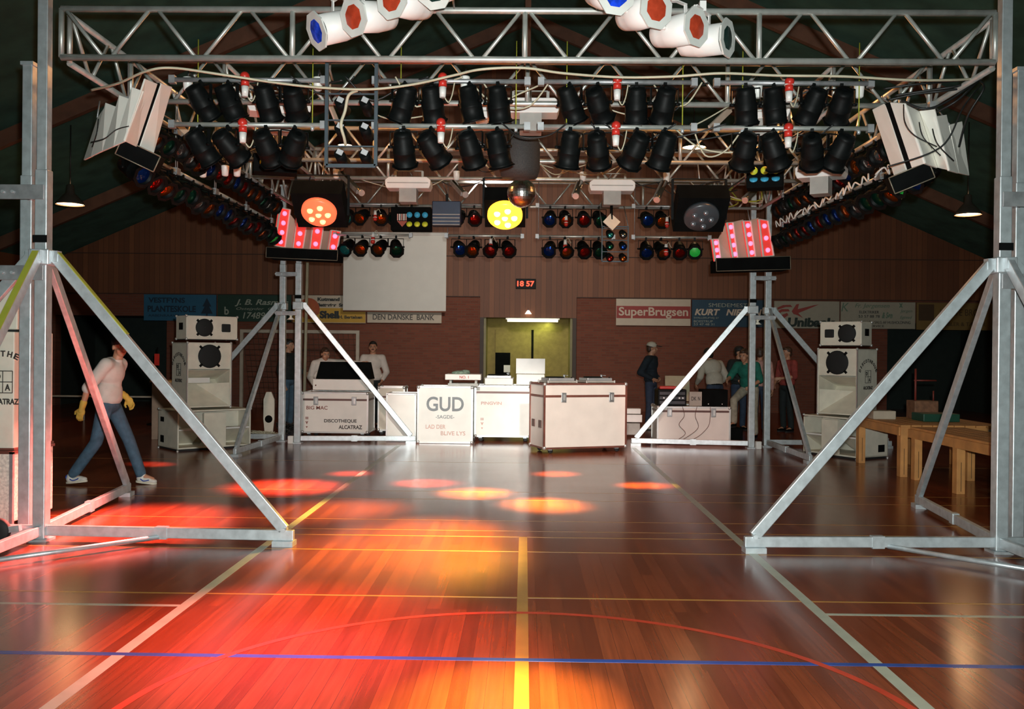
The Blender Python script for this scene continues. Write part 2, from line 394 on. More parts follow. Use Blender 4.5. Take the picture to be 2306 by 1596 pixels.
MB().lathe([(.09, 0), (.05, .06), (.02, .1)], 14).build('shade', mat('lit_shade', (1, .9, .8), .5, emit=3, ecol=(1, .85, .7)), sl)
MB().box((0, .03, .1), (.04, .08, .04)).build('bracket', BLACK, sl)

# clock
ck = thing('digital_clock', 'black wall clock with glowing red digits 18 57', 'clock', at(1184, 639, WALLY-.06))
bevel(MB().box((0, -.03, 0), (.54, .06, .27)).build('case', BLACK, ck))
q = MB(); text_mb('18 57', .46, .15, T((0, -.062, 0)), q, bold=.03); q.build('digits', mat('lit_red_digits', (1, .05, .02), .5, emit=2.2, ecol=(1, .06, .02)), ck)

# projection screen
sp0, sp1 = at(774, 528, 24.6), at(1004, 702, 24.6)
sc_ = thing('projection_screen', 'large pale grey projection screen hanging on the end wall left of the door', 'screen', (sp0.x, 24.6, sp1.z))
W_, H_ = sp1.x-sp0.x, sp0.z-sp1.z
SCR = mat('screen_cloth', (.74, .73, .68), .85, var=.03, scale=3)
MB().box((W_/2, 0, H_/2), (W_, .012, H_)).build('cloth', SCR, sc_)
ro = MB().tube((-.05, .02, H_+.03), (W_+.05, .02, H_+.03), .05, 14).build('roller', WHITE, sc_)
for x in (.1, W_-.1): MB().box((x, .16, H_+.03), (.04, .3, .06)).build('wall_bracket', BLACK, ro)
MB().tube((0, 0, 0), (W_, 0, 0), .02, 10).build('bottom_bar', mat('brown_rod', (.25, .1, .06), .5), sc_)

# advertising boards
def board(px0, py0, px1, py1, label, c, parts, name='advertising_board', frame=None):
    """parts: (text, x centre 0..1, y centre 0..1 from top, width 0..1, height 0..1, colour, bold, shear) or ('#rect', ...)"""
    Y = WALLY-.13
    a0, a1 = at(px0, py0, Y), at(px1, py1, Y); cz = (at((px0+px1)/2, py0, Y).z + at((px0+px1)/2, py1, Y).z)/2
    ww = a1.x-a0.x; hh = at(px0, py0, Y).z-at(px0, py1, Y).z
    t = thing(name, label, 'sign', ((a0.x+a1.x)/2, Y, cz), 0, 'sponsor boards along the end wall')
    bevel(MB().box((0, .03, 0), (ww-.02, .05, hh)).build('panel', mat('sign_%s' % c[0], c[1], .6, var=.05), t), .004)
    by = {}
    for p in parts:
        by.setdefault(p[5][0], (p[5], []))[1].append(p)
    for k, (cc, ps) in enumerate(by.values()):
        q = MB()
        for p in ps:
            x, z = (p[1]-.5)*ww, (.5-p[2])*hh
            if p[0][0] != '#':
                q1 = MB(); text_mb(p[0], p[3]*ww, p[4]*hh, T((x, -.006-.001*k, z)), q1, bold=p[6], shear=p[7])
                q1.build('lettering', mat('sign_%s' % cc[0], cc[1], .6, var=.05), t); continue
            if p[0] == '#rect': q.box((x, -.001+.003, z), (p[3]*ww, .006, p[4]*hh))
            elif p[0] == '#poly': q.prism([((u-.5)*ww, (.5-v)*hh) for u, v in p[6]], -.004, .004)
        if q.v: q.build('emblem', mat('sign_%s' % cc[0], cc[1], .6, var=.05), t)
    return t
Wt, Bk, Rd = ('cream', (.55, .47, .37)), ('ink', (.02, .025, .025)), ('brick_red', (.30, .035, .03))
Nv, Gn, Yl, Bl = ('navy', (.012, .055, .10)), ('dark_green', (.008, .045, .03)), ('mustard', (.55, .32, .04)), ('mid_blue', (.02, .13, .24))
Or = ('orange_red', (.42, .09, .03)); Gr = ('pale_green', (.14, .24, .17)); DkB = ('deep_blue', (.008, .03, .06)); Br = ('umber', (.08, .045, .02)); Oc = ('ochre', (.22, .14, .04))
Pg = ('pale_grey_green', (.42, .40, .32)); Lg = ('pale_lettering', (.36, .40, .33))
board(323, 663, 487, 722, 'blue board with dark lettering and a fir tree emblem, leftmost of the row', Bl,
      [('VESTFYNS', .32, .22, .5, .2, DkB, .03, 0), ('PLANTESKOLE', .39, .55, .66, .24, DkB, .03, 0), ('AABENRAAVEJ', .28, .82, .42, .12, DkB, 0, 0)] +
      [('#poly', 0, 0, 0, 0, ('deep_blue_fir', (.008, .03, .06)), [(.87, .12), (.93, .45), (.90, .45), (.95, .72), (.88, .72), (.88, .88), (.86, .88), (.86, .72), (.79, .72), (.84, .45), (.81, .45)])])
board(489, 664, 656, 724, 'dark green board with pale italic painted lettering J. B. Ra', Gn,
      [('J. B. Rasmus', .60, .30, .72, .27, Lg, .02, .3), ('Ostejyder  Ca', .52, .53, .52, .12, Lg, 0, .3), ('174894', .53, .77, .36, .24, Lg, .01, .2), ('b', .13, .6, .06, .3, Lg, .02, 0)])
sh = board(659, 665, 824, 727, 'cream and yellow board with black lettering half hidden by the screen', Wt,
      [('#rect', .5, .72, .985, .52, Yl), ('Kutmand   Kir', .58, .14, .48, .13, Bk, .05, 0), ('Batterier  Smøre', .58, .35, .48, .13, Bk, .05, 0),
       ('Shell', .50, .70, .26, .28, Bk, .06, 0), ('H. Bertelsen', .79, .78, .32, .12, Bk, .03, 0)])
fan = [(.22+.15*math.cos(t), .52-.42*math.sin(t)) for t in [PI*(-.12+1.24*i/14) for i in range(15)]]+[(.18, .86), (.26, .86)]
q = MB(); ww, hh = 1.98, .74
q.prism([((u-.5)*ww, (.5-v)*hh) for u, v in fan], -.010, -.004)
q.build('emblem', mat('sign_orange_red', Or[1], .6), sh)
q = MB()
for i in range(7):
    t = PI*(.08+.84*i/6); x, z = math.cos(t), math.sin(t); q.beam(((.22-.5)*ww+x*.05, -.012, (-.12)*hh+z*.06), ((.22-.5)*ww+x*.22, -.012, (-.1)*hh+z*.24), .004, .022, up=(0, 1, 0))
q.build('emblem_ribs', mat('sign_mustard', Yl[1], .6), sh)
board(826, 702, 995, 727, 'narrow cream board reading DEN DANSKE BANK below the screen', Wt, [('DEN DANSKE  BANK', .49, .48, .82, .5, ('charcoal', (.08, .07, .06)), .02, 0)])
board(1387, 673, 1556, 733, 'cream board with a wide red band and cream rounded lettering', Wt, [('#rect', .5, .5, .98, .46, Rd), ('SuperBrugsen', .5, .52, .92, .42, ('pale_cream', (.6, .5, .4)), .02, 0)])
board(1558, 675, 1722, 736, 'navy board with slanted cream painted lettering beside the red banded board', Nv,
      [('SMEDEMESTER', .55, .2, .64, .14, Lg, 0, 0), ('KURT   NIELSEN', .5, .46, .92, .24, ('pale_cream', (.6, .5, .4)), .04, .25),
       ('SVALLERUPVEJ 27', .2, .68, .34, .08, Lg, 0, 0), ('BOESTRUP', .16, .80, .26, .08, Lg, 0, 0), ('53 47 48 31', .17, .91, .28, .08, Lg, 0, 0)])
fl_ = [[(.05, .25), (.14, .15), (.25, .14), (.28, .22), (.18, .22), (.06, .32)], [(.03, .42), (.12, .30), (.22, .30), (.24, .38), (.12, .40), (.05, .52)], [(.08, .55), (.20, .44), (.22, .52), (.12, .70)],
       [(.27, .38), (.34, .12), (.38, .10), (.36, .30), (.60, .15), (.68, .12), (.45, .36), (.37, .44), (.44, .62), (.36, .52), (.30, .48)]]
ub = board(1743, 678, 1891, 739, 'beige board with a running red flame figure and bold black lettering', Pg, [('Unibank', .57, .78, .72, .34, ('ink2', (.02, .04, .035)), .05, .08)]+[('#poly', 0, 0, 0, 0, ('figure_red', (.35, .06, .05)), p) for p in fl_])
board(1893, 680, 2062, 740, 'beige board crowded with thin green script lettering', Pg,
      [('Fr. Jørgensen', .42, .16, .46, .2, Gr, .0, .3), ('ELEKTRIKER', .38, .38, .26, .1, Bk, 0, 0), ('53 57 88 78', .38, .54, .28, .1, Bk, 0, 0), ('& Søn', .62, .5, .14, .24, Gr, .03, .3),
       ('Jørgen', .87, .34, .16, .14, Gr, 0, .3), ('Egtved', .87, .58, .16, .14, Gr, 0, .3), ('X', .80, .12, .05, .16, Gr, .1, 0), ('K', .06, .2, .10, .32, Gr, 0, .2),
       ('INSTALLATION OG SALG AF HUSHOLDNING', .5, .76, .86, .1, Bk, 0, 0), ('SERVICE', .48, .9, .2, .08, Bk, 0, 0)])
board(2064, 682, 2236, 743, 'ochre brown board with a dark square emblem at far right of the row', Oc, [('#rect', .13, .36, .2, .6, Br), ('HOLTE BRO', .56, .35, .5, .24, Br, .0, 0), ('MØBLER & TÆPPER', .6, .78, .6, .14, Br, 0, 0)])

# handball goal
gl = thing('handball_goal', 'pale handball goal frame standing against the brick wall behind the left tower', 'goal', (-6.3, 23.4, 0))
GM = mat('pale_goal_paint', (.48, .42, .34), .5)
g0, g1 = at(545, 745, 23.4).x+6.3, at(806, 745, 23.4).x+6.3
MB().box((g0, 0, 1.0), (.08, .08, 2.0)).build('post', GM, gl); MB().box((g1, 0, 1.0), (.08, .08, 2.0)).build('post', GM, gl)
MB().box(((g0+g1)/2, 0, 2.04), (g1-g0+.08, .08, .08)).build('crossbar', GM, gl)
nt_ = MB()
for i in range(24): nt_.tube((g0+(g1-g0)*i/23, .06, 2.0), (g0+(g1-g0)*i/23, .9, 0), .004, 4)
for j in range(14): nt_.tube((g0, .06+.84*j/14, 2-2*j/14), (g1, .06+.84*j/14, 2-2*j/14), .004, 4)
nt_.build('net', mat('net_cord', (.10, .08, .06), .8), gl)
t = thing('handrail', 'thin pale rail along the dark left side of the hall', 'rail', (-9.6, 20, 0))
MB().tube((-3, 0, .52), (2.4, 0, .52), .02).build('rail', GM, t)
for x in (-2.9, 0, 2.3): MB().tube((x, 0, 0), (x, 0, .52), .02).build('post', GM, t)
# bell lamps of the hall
LITW = mat('glowing_lamp_mouth', (1, .8, .6), .5, emit=12, ecol=(1, .60, .32))
def bell(px, py, Y, rad, label):
    p = at(px, py, Y); top = RIDGE-.2 - abs(p.x)*(RIDGE-EAVE)/HW
    t = thing('pendant_lamp', label, 'lamp', p, 0, 'hall pendant lamps')
    MB().lathe([(rad, 0), (rad*1.02, .01), (rad*.9, .06), (rad*.55, .16), (rad*.3, .22), (rad*.26, .36), (.03, .38)], 24, closed=False).build('shade', mat('grey_lamp_shade', (.12, .11, .09), .35, .6), t)
    MB().lathe([(rad*.93, .02), (.001, .03)], 24, closed=False).build('glowing_mouth', LITW, t)
    MB().tube((0, 0, .37), (0, 0, top-p.z), .012, 6).build('cord', CABB, t)
    light('POINT', 'pendant_lamp_light', (p.x, p.y, p.z-.12), 26*rad*4, (1, .58, .28), radius=rad*.6)
bell(158, 461, 17, .25, 'glowing warm bell pendant lamp right of the left front tower')
bell(2180, 484, 17, .23, 'glowing warm bell pendant lamp left of the right front tower')
bell(1563, 333, 20, .26, 'glowing orange pendant lamp seen through the rig right of centre')
bell(777, 328, 21, .17, 'small glowing pendant lamp seen through the black square frame')
bell(70, 312, 21, .14, 'small orange pendant lamp behind the upper left front tower')
bell(2288, 330, 21, .14, 'small orange pendant lamp behind the upper right front tower')
# ---------------------------------------------------------------- towers
ORANGEW = mat('yellow_edge_sheen', (.40, .42, .05), .5)  # yellow reflection along the brace edges, put in as a coloured strip
def tower(name_label, cx, cy, sx, top1, top2, feet, ties=(), front=False, yellow=False, pitch=.27):
    t = thing('aluminium_tower', name_label, 'tower', (cx, cy, 0), 0, 'towers of the lighting rig')
    px2, py2 = pitch*sx, .27; zc = 2.33
    for (x, y, ztop) in ((0, 0, top1), (px2, py2, top2)):
        o = MB().beam((x, y, .02), (x, y, ztop), .085, .085, up=(0, 1, 0)).build('post', ALU, t); bevel(o, .006)
        bevel(MB().beam((x, y, .02), (x, y, 3.05), .102, .102, up=(0, 1, 0)).build('sleeve', ALU, o), .008)
        MB().box((x, y, ztop), (.11, .11, .03)).build('cap', ALU, o)
        MB().box((x, y, .01), (.16, .16, .02)).build('foot_plate', ALU, o)
    for z in (2.2, 2.86):
        o = MB().box((px2/2+.03*sx, -.066, z), (.40 if front else .36, .012, .12 if front else .07)).build('clamp_plate', ALUD, t); bevel(o, .003)
        for x in (px2*.8, px2*1.1): MB().tube((x, -.09, z), (x, -.06, z), .014, 6).build('bolt', ALU, o)
        MB().beam((.0, 0, z), (px2, py2, z), .05, .05).build('spacer', ALU, t)
    MB().box((0, -.06, 2.48), (.112, .014, .06)).build('black_tape', MATBLK, t)
    c = MB().box((0, 0, zc), (.17, .17, .13)).build('collar', ALU, t); bevel(c, .01)
    if not front: bevel(MB().box((px2, py2, zc), (.15, .15, .12)).build('collar', ALU, t), .01)
    for k, fpt in enumerate(feet):
        q0 = Vector((px2, py2, 0)) if (not front and (p_out := (fpt[0]-cx)*sx > .3)) else Vector((0, 0, 0))
        p = Vector(fpt)-Vector((cx, cy, 0))-q0; p.z = 0; d = p.normalized()
        a0, a1 = q0+Vector((0, 0, zc+.01))+d*.10, q0+p+Vector((0, 0, .13))
        o = MB().beam(a0, a1, .05, .09).build('brace', ALU, t); bevel(o, .006)
        if yellow and k in (0, 2):
            u = (a1-a0).normalized(); n = u.cross(Vector((0, 0, 1)).cross(u)).normalized()
            MB().beam(a0+n*.048, a0+(a1-a0)*.3+n*.048, .052, .006).build('yellow_edge_sheen', ORANGEW, o)
        MB().box(tuple(a0), (.07, .07, .09), Euler((0, 0, math.atan2(d.y, d.x))).to_matrix()).build('lug', ALU, o)
        MB().tube(tuple(a1+Vector((0, -.05, 0))), tuple(a1+Vector((0, .05, 0))), .02, 8).build('pin', ALU, o)
        o = MB().beam(q0+d*.05+Vector((0, 0, .085)), q0+p+d*.08+Vector((0, 0, .085)), .05, .085).build('floor_strut', ALU, t); bevel(o, .006)
        MB().box(tuple(q0+p+Vector((0, 0, .021))), (.17, .12, .042), Euler((0, 0, math.atan2(d.y, d.x))).to_matrix()).build('foot', ALU, o)
        MB().box(tuple(q0+p*.5+Vector((0, 0, .085))), (.1, .062, .1), Euler((0, 0, math.atan2(d.y, d.x))).to_matrix()).build('joint', ALU, o)
    for a0, a1 in ties:
        MB().tube((a0[0]-cx, a0[1]-cy, .05), (a1[0]-cx, a1[1]-cy, .05), .02, 8).build('tie_bar', ALU, t)
    return t
tl = tower('near left aluminium tower of two square posts with yellow reflections painted on its braces', -3.975, 7.56, -1, 5.0, 4.0,
      [fl(640, 1228), fl(285, 1116), Vector((-3.9, 5.5, 0)), Vector((-6.0, 7.56, 0))], [((-2.98, 7.5), (-3.93, 6.5))], True, True)
tr = tower('near right aluminium tower of two square posts with slanting braces', 3.87, 7.56, 1, 5.0, 4.0,
      [fl(1698, 1243), fl(2070, 1143), Vector((3.95, 5.5, 0)), Vector((6.0, 7.56, 0))], [((2.95, 7.5), (3.93, 6.5))], True)
tower('far left aluminium tower beside the flight case with red lettering', -3.84, 15.6, -1, 4.4, 4.4,
      [fl(925, 998), fl(532, 1028), Vector((-6.2, 15.87, 0))], pitch=.34)
tower('far right aluminium tower in front of the person in green', 3.82, 15.6, 1, 4.4, 4.4,
      [fl(1432, 1003), fl(1822, 1043), Vector((6.2, 15.87, 0))], pitch=.33)
cp = thing('conduit_pole', 'thin pale pole standing right behind the far left tower', 'pole', (at(690, 900, 17.5).x-.05, 17.5, 0))
MB().tube((0, 0, 0), (.05, 0, 3.45), .03, 8).build('pole', mat('yellowed_pole', (.42, .38, .26), .5), cp)

# ---------------------------------------------------------------- lattice trusses
ZB, ZT = 3.98, 4.38
def truss(p0, p1, label, nh=20, r=.027):
    p0, p1 = Vector(p0), Vector(p1); t = thing('lattice_truss', label, 'truss', tuple((p0+p1)/2), 0, 'trusses of the lighting rig')
    o = (p0+p1)/2; a, b = p0-o, p1-o; h = Vector((0, 0, ZT-ZB))
    MB().tube(a, b, r, 10).build('chord', TRUSS, t); MB().tube(a+h, b+h, r, 10).build('chord', TRUSS, t)
    for k in range(nh+1):
        q = a+(b-a)*k/nh
        if k % 5 == 0: MB().tube(q, q+h, r*.85, 8).build('upright', TRUSS, t)
        if k < nh:
            q2 = a+(b-a)*(k+1)/nh; d = (b-a).normalized()*.03
            MB().tube((q+h-d if False else q+h+d) if k % 2 == 0 else q+d, (q2-d) if k % 2 == 0 else (q2+h-d), r*.62, 7).build('diagonal', TRUSS, t)
    return t
truss((-3.84, 7.56, ZB), (3.79, 7.56, ZB), 'front lattice truss across the whole top, nearest the camera')
truss((-3.84, 8.9, ZB), (3.84, 8.9, ZB), 'second lattice truss, just behind the front one')
truss((-3.84, 11.6, ZB), (3.84, 11.6, ZB), 'third lattice truss from the front, before the mirror ball')
truss((-3.84, 12.8, ZB), (3.84, 12.8, ZB), 'fourth lattice truss from the front with white plugs hanging under it')
truss((-3.84, 15.25, ZB), (3.84, 15.25, ZB), 'rearmost lattice truss above the coloured lamps', r=.024)
truss((-3.85, 7.72, ZB), (-3.85, 15.2, ZB), 'lattice truss running back along the left side')
truss((3.85, 7.72, ZB), (3.85, 15.2, ZB), 'lattice truss running back along the right side')
truss((-2.95, 8.95, ZB), (-2.95, 15.2, ZB), 'inner lattice truss running back on the left', 16, .022)
truss((2.95, 8.95, ZB), (2.95, 15.2, ZB), 'inner lattice truss running back on the right', 16, .022)

# ---------------------------------------------------------------- par cans on lamp bars
GX = [-2.5, -.68, .80, 2.36]
def make_par(lens):
    t = thing('par_can', 'x', 'stage lamp')
    h = MB(); Q = RX(PI/2)      # +Z of the lathe -> -Y
    h.lathe([(.03, -.15), (.075, -.145), (.083, -.12), (.083, -.09), (.088, -.085), (.090, -.02), (.1, -.01), (.1, .03), (.103, .035), (.1, .04), (.1, .145), (.107, .15), (.107, .165), (.09, .165), (.088, .12), (.002, .10)], 18, Q, closed=False)
    ho = h.build('housing', BLACK, t); ho.location = (0, 0, -.17)
    MB().lathe([(.088, .13), (.06, .142), (.03, .148), (.002, .15)], 18, Q, closed=False).build('lens', GLASSC[lens], ho)
    fr = MB()
    for i in range(8):
        a0, a1 = 2*PI*(i+.5)/8, 2*PI*(i+1.5)/8
        fr.quadslab([(.125*math.cos(a0), -.168, .125*math.sin(a0)), (.125*math.cos(a1), -.168, .125*math.sin(a1)), (.09*math.cos(a1), -.168, .09*math.sin(a1)), (.09*math.cos(a0), -.168, .09*math.sin(a0))], .005)
    fr.build('gel_frame', BLACK, ho)
    y = MB().box((0, 0, -.035), (.245, .03, .006)); y.box((-.122, 0, -.105), (.006, .03, .14)); y.box((.122, 0, -.105), (.006, .03, .14))
    y.tube((-.14, 0, -.17), (-.1, 0, -.17), .014, 8); y.tube((.1, 0, -.17), (.14, 0, -.17), .014, 8); y.box((0, 0, -.01), (.03, .05, .05))
    y.build('yoke', BLACK, t)
    return t
PARS = {}
ORD = ['first', 'second', 'third', 'fourth']
GRPN = {'front': ['leftmost', 'left inner', 'right inner', 'rightmost'], 'rear': ['leftmost', 'left inner', 'right inner', 'rightmost'],
        'left': ['nearest', 'second nearest', 'second farthest', 'farthest'], 'right': ['nearest', 'second nearest', 'second farthest', 'farthest']}
def place_par(lens, loc, rz, tilt, label, group, yawj=0):
    if lens not in PARS: t = PARS[lens] = make_par(lens)
    else: t = copy_tree(PARS[lens])
    t.location = loc; t.rotation_euler = (0, 0, rz+yawj); t['label'] = label; t['group'] = group
    for c in kids(t):
        if c.name.startswith('housing'): c.rotation_euler = (tilt, 0, 0)
    return t
def make_bar(p0, p1, label, group, chains):
    p0, p1 = Vector(p0), Vector(p1); o = (p0+p1)/2
    t = thing('lamp_bar', label, 'lamp bar', tuple(o), 0, group)
    MB().tube(p0-o, p1-o, .022, 8).build('tube', TRUSS if 'lower' in label else ALUD, t)
    for q in (p0, p1):
        MB().box(tuple(q-o+Vector((0, 0, 0))), (.055, .055, .07)).build('end_clamp', ALUD, t)
    for c in chains:
        c = Vector(c)-o
        MB().tube((c.x, c.y, c.z), (c.x, c.y, ZT-.02-o.z), .0055, 5).build('hanging_cord', CHAIN if 'front' in label else ALUD, t)
        MB().lathe([(.012, -.02), (.018, 0), (.012, .02)], 8, T((c.x, c.y, c.z-.03))).build('hook', ALU, t)
side_cols = ['blue', 'red', 'amber', 'dark green', 'clear', 'amber', 'blue', 'red']
def aperture(side, gi, upper):
    return '%s %s %s bar' % (GRPN[side][gi], 'upper' if upper else 'lower', {'front': 'front', 'rear': 'rear', 'left': 'left side', 'right': 'right side'}[side])
def aperture_old(side, gi, upper):
    lv = 'upper' if upper else 'lower'
    return '%s %s bar of the %s rig' % (GRPN[side][gi], lv, {'front': 'front', 'rear': 'rear', 'left': 'left side', 'right': 'right side'}[side])
for up in (1, 0):
    lv = 'upper' if up else 'lower'
    for gi, gx in enumerate(GX):
        z = 4.0 if up else 3.6
        cx = [(gx-.45, 8.24, z), (gx+.58, 8.24, z)] if not up else [(gx-.5, 8.24, z), (gx+.5, 8.24, z)]
        make_bar((gx-.68, 8.24, z), (gx+.68, 8.24, z), '%s lamp bar of the front rig, %s row' % (GRPN['front'][gi], lv), 'front lamp bars', [] if up else cx)
        if up:
            pass
        for k, dx in enumerate((-.42, -.17, .17, .42)):
            place_par('amber', (gx+dx, 8.24, z-.02), PI, R(58+random.uniform(-22, 14)), 'black par can seen from behind, %s from left on %s' % (ORD[k], aperture('front', gi, up)), 'par cans of the front rig', random.uniform(-.75, .75))
        z = 3.97 if up else 3.47
        make_bar((gx-.62, 15.05, z), (gx+.62, 15.05, z), '%s lamp bar of the rear rig, %s row' % (GRPN['rear'][gi], lv), 'rear lamp bars', [] if up else [(gx-.6, 15.05, z), (gx+.6, 15.05, z)])
        cols = [['cyan', 'amber', 'amber', 'dark green'], ['blue', 'amber', 'red', 'red'], ['blue', 'amber', 'red', 'dark green'], ['blue', 'amber', 'red', 'green']][gi]
        if up: cols = [['cyan', 'amber', 'amber', 'dark green'], ['blue', 'red', 'red', 'amber'], ['blue', 'amber', 'red', 'dark green'], ['blue', 'amber', 'dark green', 'dark green']][gi]
        for k, dx in enumerate((-.41, -.17, .13, .38)):
            place_par(cols[k], (gx+dx, 15.05, z-.02), 0, R(28+random.uniform(-5, 5)), 'black par can, %s lens, %s from left on %s' % (cols[k], ORD[k], aperture('rear', gi, up)), 'par cans of the rear rig', random.uniform(-.25, .25))
    for side, X, rz in (('left', -3.78, PI/2), ('right', 3.78, -PI/2)):
        for gi, gy in enumerate((9.3, 10.55, 11.8, 13.05)):
            z = 3.93 if up else 3.5
            make_bar((X, gy-.6, z), (X, gy+.6, z), '%s lamp bar of the %s side rig, %s row' % (GRPN[side][gi], side, lv), 'side lamp bars', [] if up else [(X, gy-.6, z), (X, gy+.6, z)])
            for k, dy in enumerate((-.47, -.16, .15, .46)):
                c = side_cols[(k+gi*3+up) % 8]
                if side == 'right' and gi == 0 and k == 1: c = 'green'
                if side == 'left' and gi == 3 and k == 3 and not up: c = 'green'
                place_par(c, (X, gy+dy, z-.02), rz+(-.38 if side == 'left' else .38), R(36+random.uniform(-14, 14)), 'black par can, %s lens, %s from front on %s' % (c, ORD[k], aperture(side, gi, up)), 'par cans of the side rigs', random.uniform(-.12, .12))

# plugs
def plug(px, py, Y, label, s_=1, group='red and white plugs on the lamp bars', flip=False):
    t = thing('power_plug', label, 'plug', at(px, py, Y), 0, group); k = -1 if flip else 1
    MB().ball((0, -.01*s_, .075*s_*k), (.042*s_, .045*s_, .042*s_)).tube((0, 0, -.005*s_*k), (0, 0, .055*s_*k), .036*s_, 14).build('red_cap', PLUGR, t)
    MB().lathe([(.042*s_, 0), (.042*s_, .012*s_)], 14, T((0, 0, .045*s_*k))).build('collar', PLUGW, t)
    MB().tube((0, 0, -.01*s_*k), (0, 0, -.10*s_*k), .034*s_, 14, .026*s_).build('white_body', PLUGW, t)
    MB().path([(.02, .02, -.1*s_*k), (.05, .04, -.13*s_*k), (.08, .05, -.06*s_*k), (.10, .05, .05*s_)], .006).build('cord', CABW, t)
for i, (a_, b_) in enumerate(((552, 192), (997, 194), (1390, 200), (1777, 204))):
    plug(a_, b_, 8.12, 'red and white plug on the %s upper front lamp bar' % GRPN['front'][i])
for i, (a_, b_) in enumerate(((547, 296), (993, 296), (1387, 303), (1775, 307))):
    plug(a_, b_, 8.12, 'red and white plug on the %s lower front lamp bar' % GRPN['front'][i])
for a_, b_, n in ((840, 535, 'leftmost'), (1105, 550, 'left inner'), (1273, 552, 'right inner'), (1500, 562, 'rightmost')):
    plug(a_, b_, 14.9, 'small white plug with red ring on the %s lower rear lamp bar' % n, .9, flip=True)
for a_, b_, n in ((845, 485, 'leftmost'), (1275, 497, 'right inner'), (1502, 500, 'rightmost')):
    plug(a_, b_, 14.85, 'small white plug with red ring among the %s upper rear lamps' % n, .8, flip=True)
def socket(px, py, Y, s_, label):
    t = thing('cable_socket', label, 'socket', at(px, py, Y), 0, 'white cable sockets under the trusses')
    MB().lathe([(.02*s_, -.06*s_), (.036*s_, -.05*s_), (.045*s_, .05*s_), (.045*s_, .06*s_)], 14).build('body', PLUGW, t)
    MB().tube((0, 0, .055*s_), (.01, 0, .13*s_), .010*s_, 6).build('cord', CABB, t); hang(t, (.01, 0, .12*s_), CABB)
for i, a_ in enumerate(((423, 190), (716, 190), (1047, 188), (1706, 206), (1935, 206))):
    socket(a_[0], a_[1], 8.3, 1, 'white cable socket, %s from left under the front truss' % ['first', 'second', 'third', 'fourth', 'fifth'][i])
for i, a_ in enumerate(((757, 392), (1028, 396), (1313, 398), (1501, 400), (1727, 408))):
    socket(a_[0], a_[1], 12.6, 1.05, 'white cable socket, %s from left under the fourth truss' % ['first', 'second', 'third', 'fourth', 'fifth'][i])
for i, a_ in enumerate(((457, 388), (507, 385), (534, 386))):
    socket(a_[0], a_[1], 10.5, 1, 'white cable socket %s in the tangle above the left side lamps' % ['at left', 'in the middle', 'at right'][i])
# slanting tube lamps
def tubelamp(a0, a1, Y, Y2, label):
    p, q = at(*a0, Y), at(*a1, Y2); t = thing('tube_lamp', label, 'lamp', p, 0, 'slanting tube lamps under the fourth truss'); d = q-p
    MB().tube((0, 0, 0), d, .035, 10).build('tube', mat('smoked_tube', (.10, .09, .07), .15, .6), t)
    MB().beam((-.045, 0, 0), d+Vector((-.045, 0, 0)), .02, .05).build('reflector', ALUD, t)
    MB().tube(d, d*1.06, .042, 10).build('end_cap', EDGEA, t); hang(t, (0, 0, 0), CABB)
tubelamp((770, 390), (812, 432), 12.5, 11.8, 'slanting tube lamp below the black square frame')
tubelamp((1022, 410), (1047, 437), 12.5, 12.0, 'slanting tube lamp left of the mirror ball')
tubelamp((1308, 410), (1297, 440), 12.5, 12.0, 'slanting tube lamp right of the mirror ball')
tubelamp((1498, 410), (1480, 448), 12.5, 12.0, 'slanting tube lamp left of the unlit round effect')
tubelamp((1722, 410), (1680, 449), 12.5, 12.0, 'slanting tube lamp above the striped red and cream light')

# ---------------------------------------------------------------- white par lamps on the front truss
def bigpar(px, py, Y, d, c, label):
    p = at(px, py, Y); d = Vector(d).normalized()
    t = thing('white_par_can', label, 'stage lamp', p, 0, 'white par cans on the front truss')
    q = d.to_track_quat('Z', 'Y').to_matrix().to_4x4()      # local Z = light direction, lens at origin
    MB().lathe([(.05, -.40), (.095, -.37), (.105, -.31), (.115, -.24), (.118, -.23), (.118, -.02), (.113, -.02), (.105, -.1)], 26, q, closed=False).build('housing', WHITE, t)
    MB().lathe([(.001, -.398), (.05, -.40)], 20, q, closed=False).build('rear_cap', GREY, t)
    fr = MB()
    for i in range(8):
        a0, a1 = 2*PI*(i+.5)/8, 2*PI*(i+1.5)/8
        pts = [q @ Vector((rr*math.cos(a), rr*math.sin(a), .0)) for a, rr in ((a0, .152), (a1, .152), (a1, .093), (a0, .093))]; fr.quadslab(pts, .014)
    fr.build('gel_frame', mat('grey_white_frame', (.62, .64, .60), .4), t)
    MB().lathe([(.100, .010), (.06, .018), (.001, .022)], 24, q, closed=False).build('gel', c, t)
    ctr = -d*.2; sd = d.cross(Vector((0, 0, 1))).normalized()*.135
    y = MB(); topz = ctr+Vector((0, 0, .24))
    for s_ in (-1, 1): y.beam(ctr+sd*s_, topz+sd*s_, .035, .008, up=tuple(d)); y.tube(ctr+sd*s_*.8, ctr+sd*s_*1.15, .018, 8)
    y.beam(topz+sd, topz-sd, .035, .008); y.box(tuple(topz+Vector((0, 0, .03))), (.05, .05, .08))
    y.build('yoke', WHITE, t); hang(t, topz+Vector((0, 0, .05)), y=7.56, z=ZT)
BG = mat('deep_blue_gel', (.01, .05, .55), .15, .0, var=.6, scale=22); RG = mat('rust_red_gel', (.42, .05, .02), .25, var=.2, scale=20); DG = mat('black_green_gel', (.01, .03, .025), .2)
bigpar(715, 70, 7.15, (-.76, -.55, -.38), BG, 'white par can with blue gel, leftmost on the front truss')
bigpar(798, 38, 6.98, (-.62, -.72, -.26), RG, 'white par can with rust red gel, second from left')
bigpar(884, -2, 6.8, (-.55, -.80, -.15), RG, 'white par can with red gel cut by the top edge, third from left')
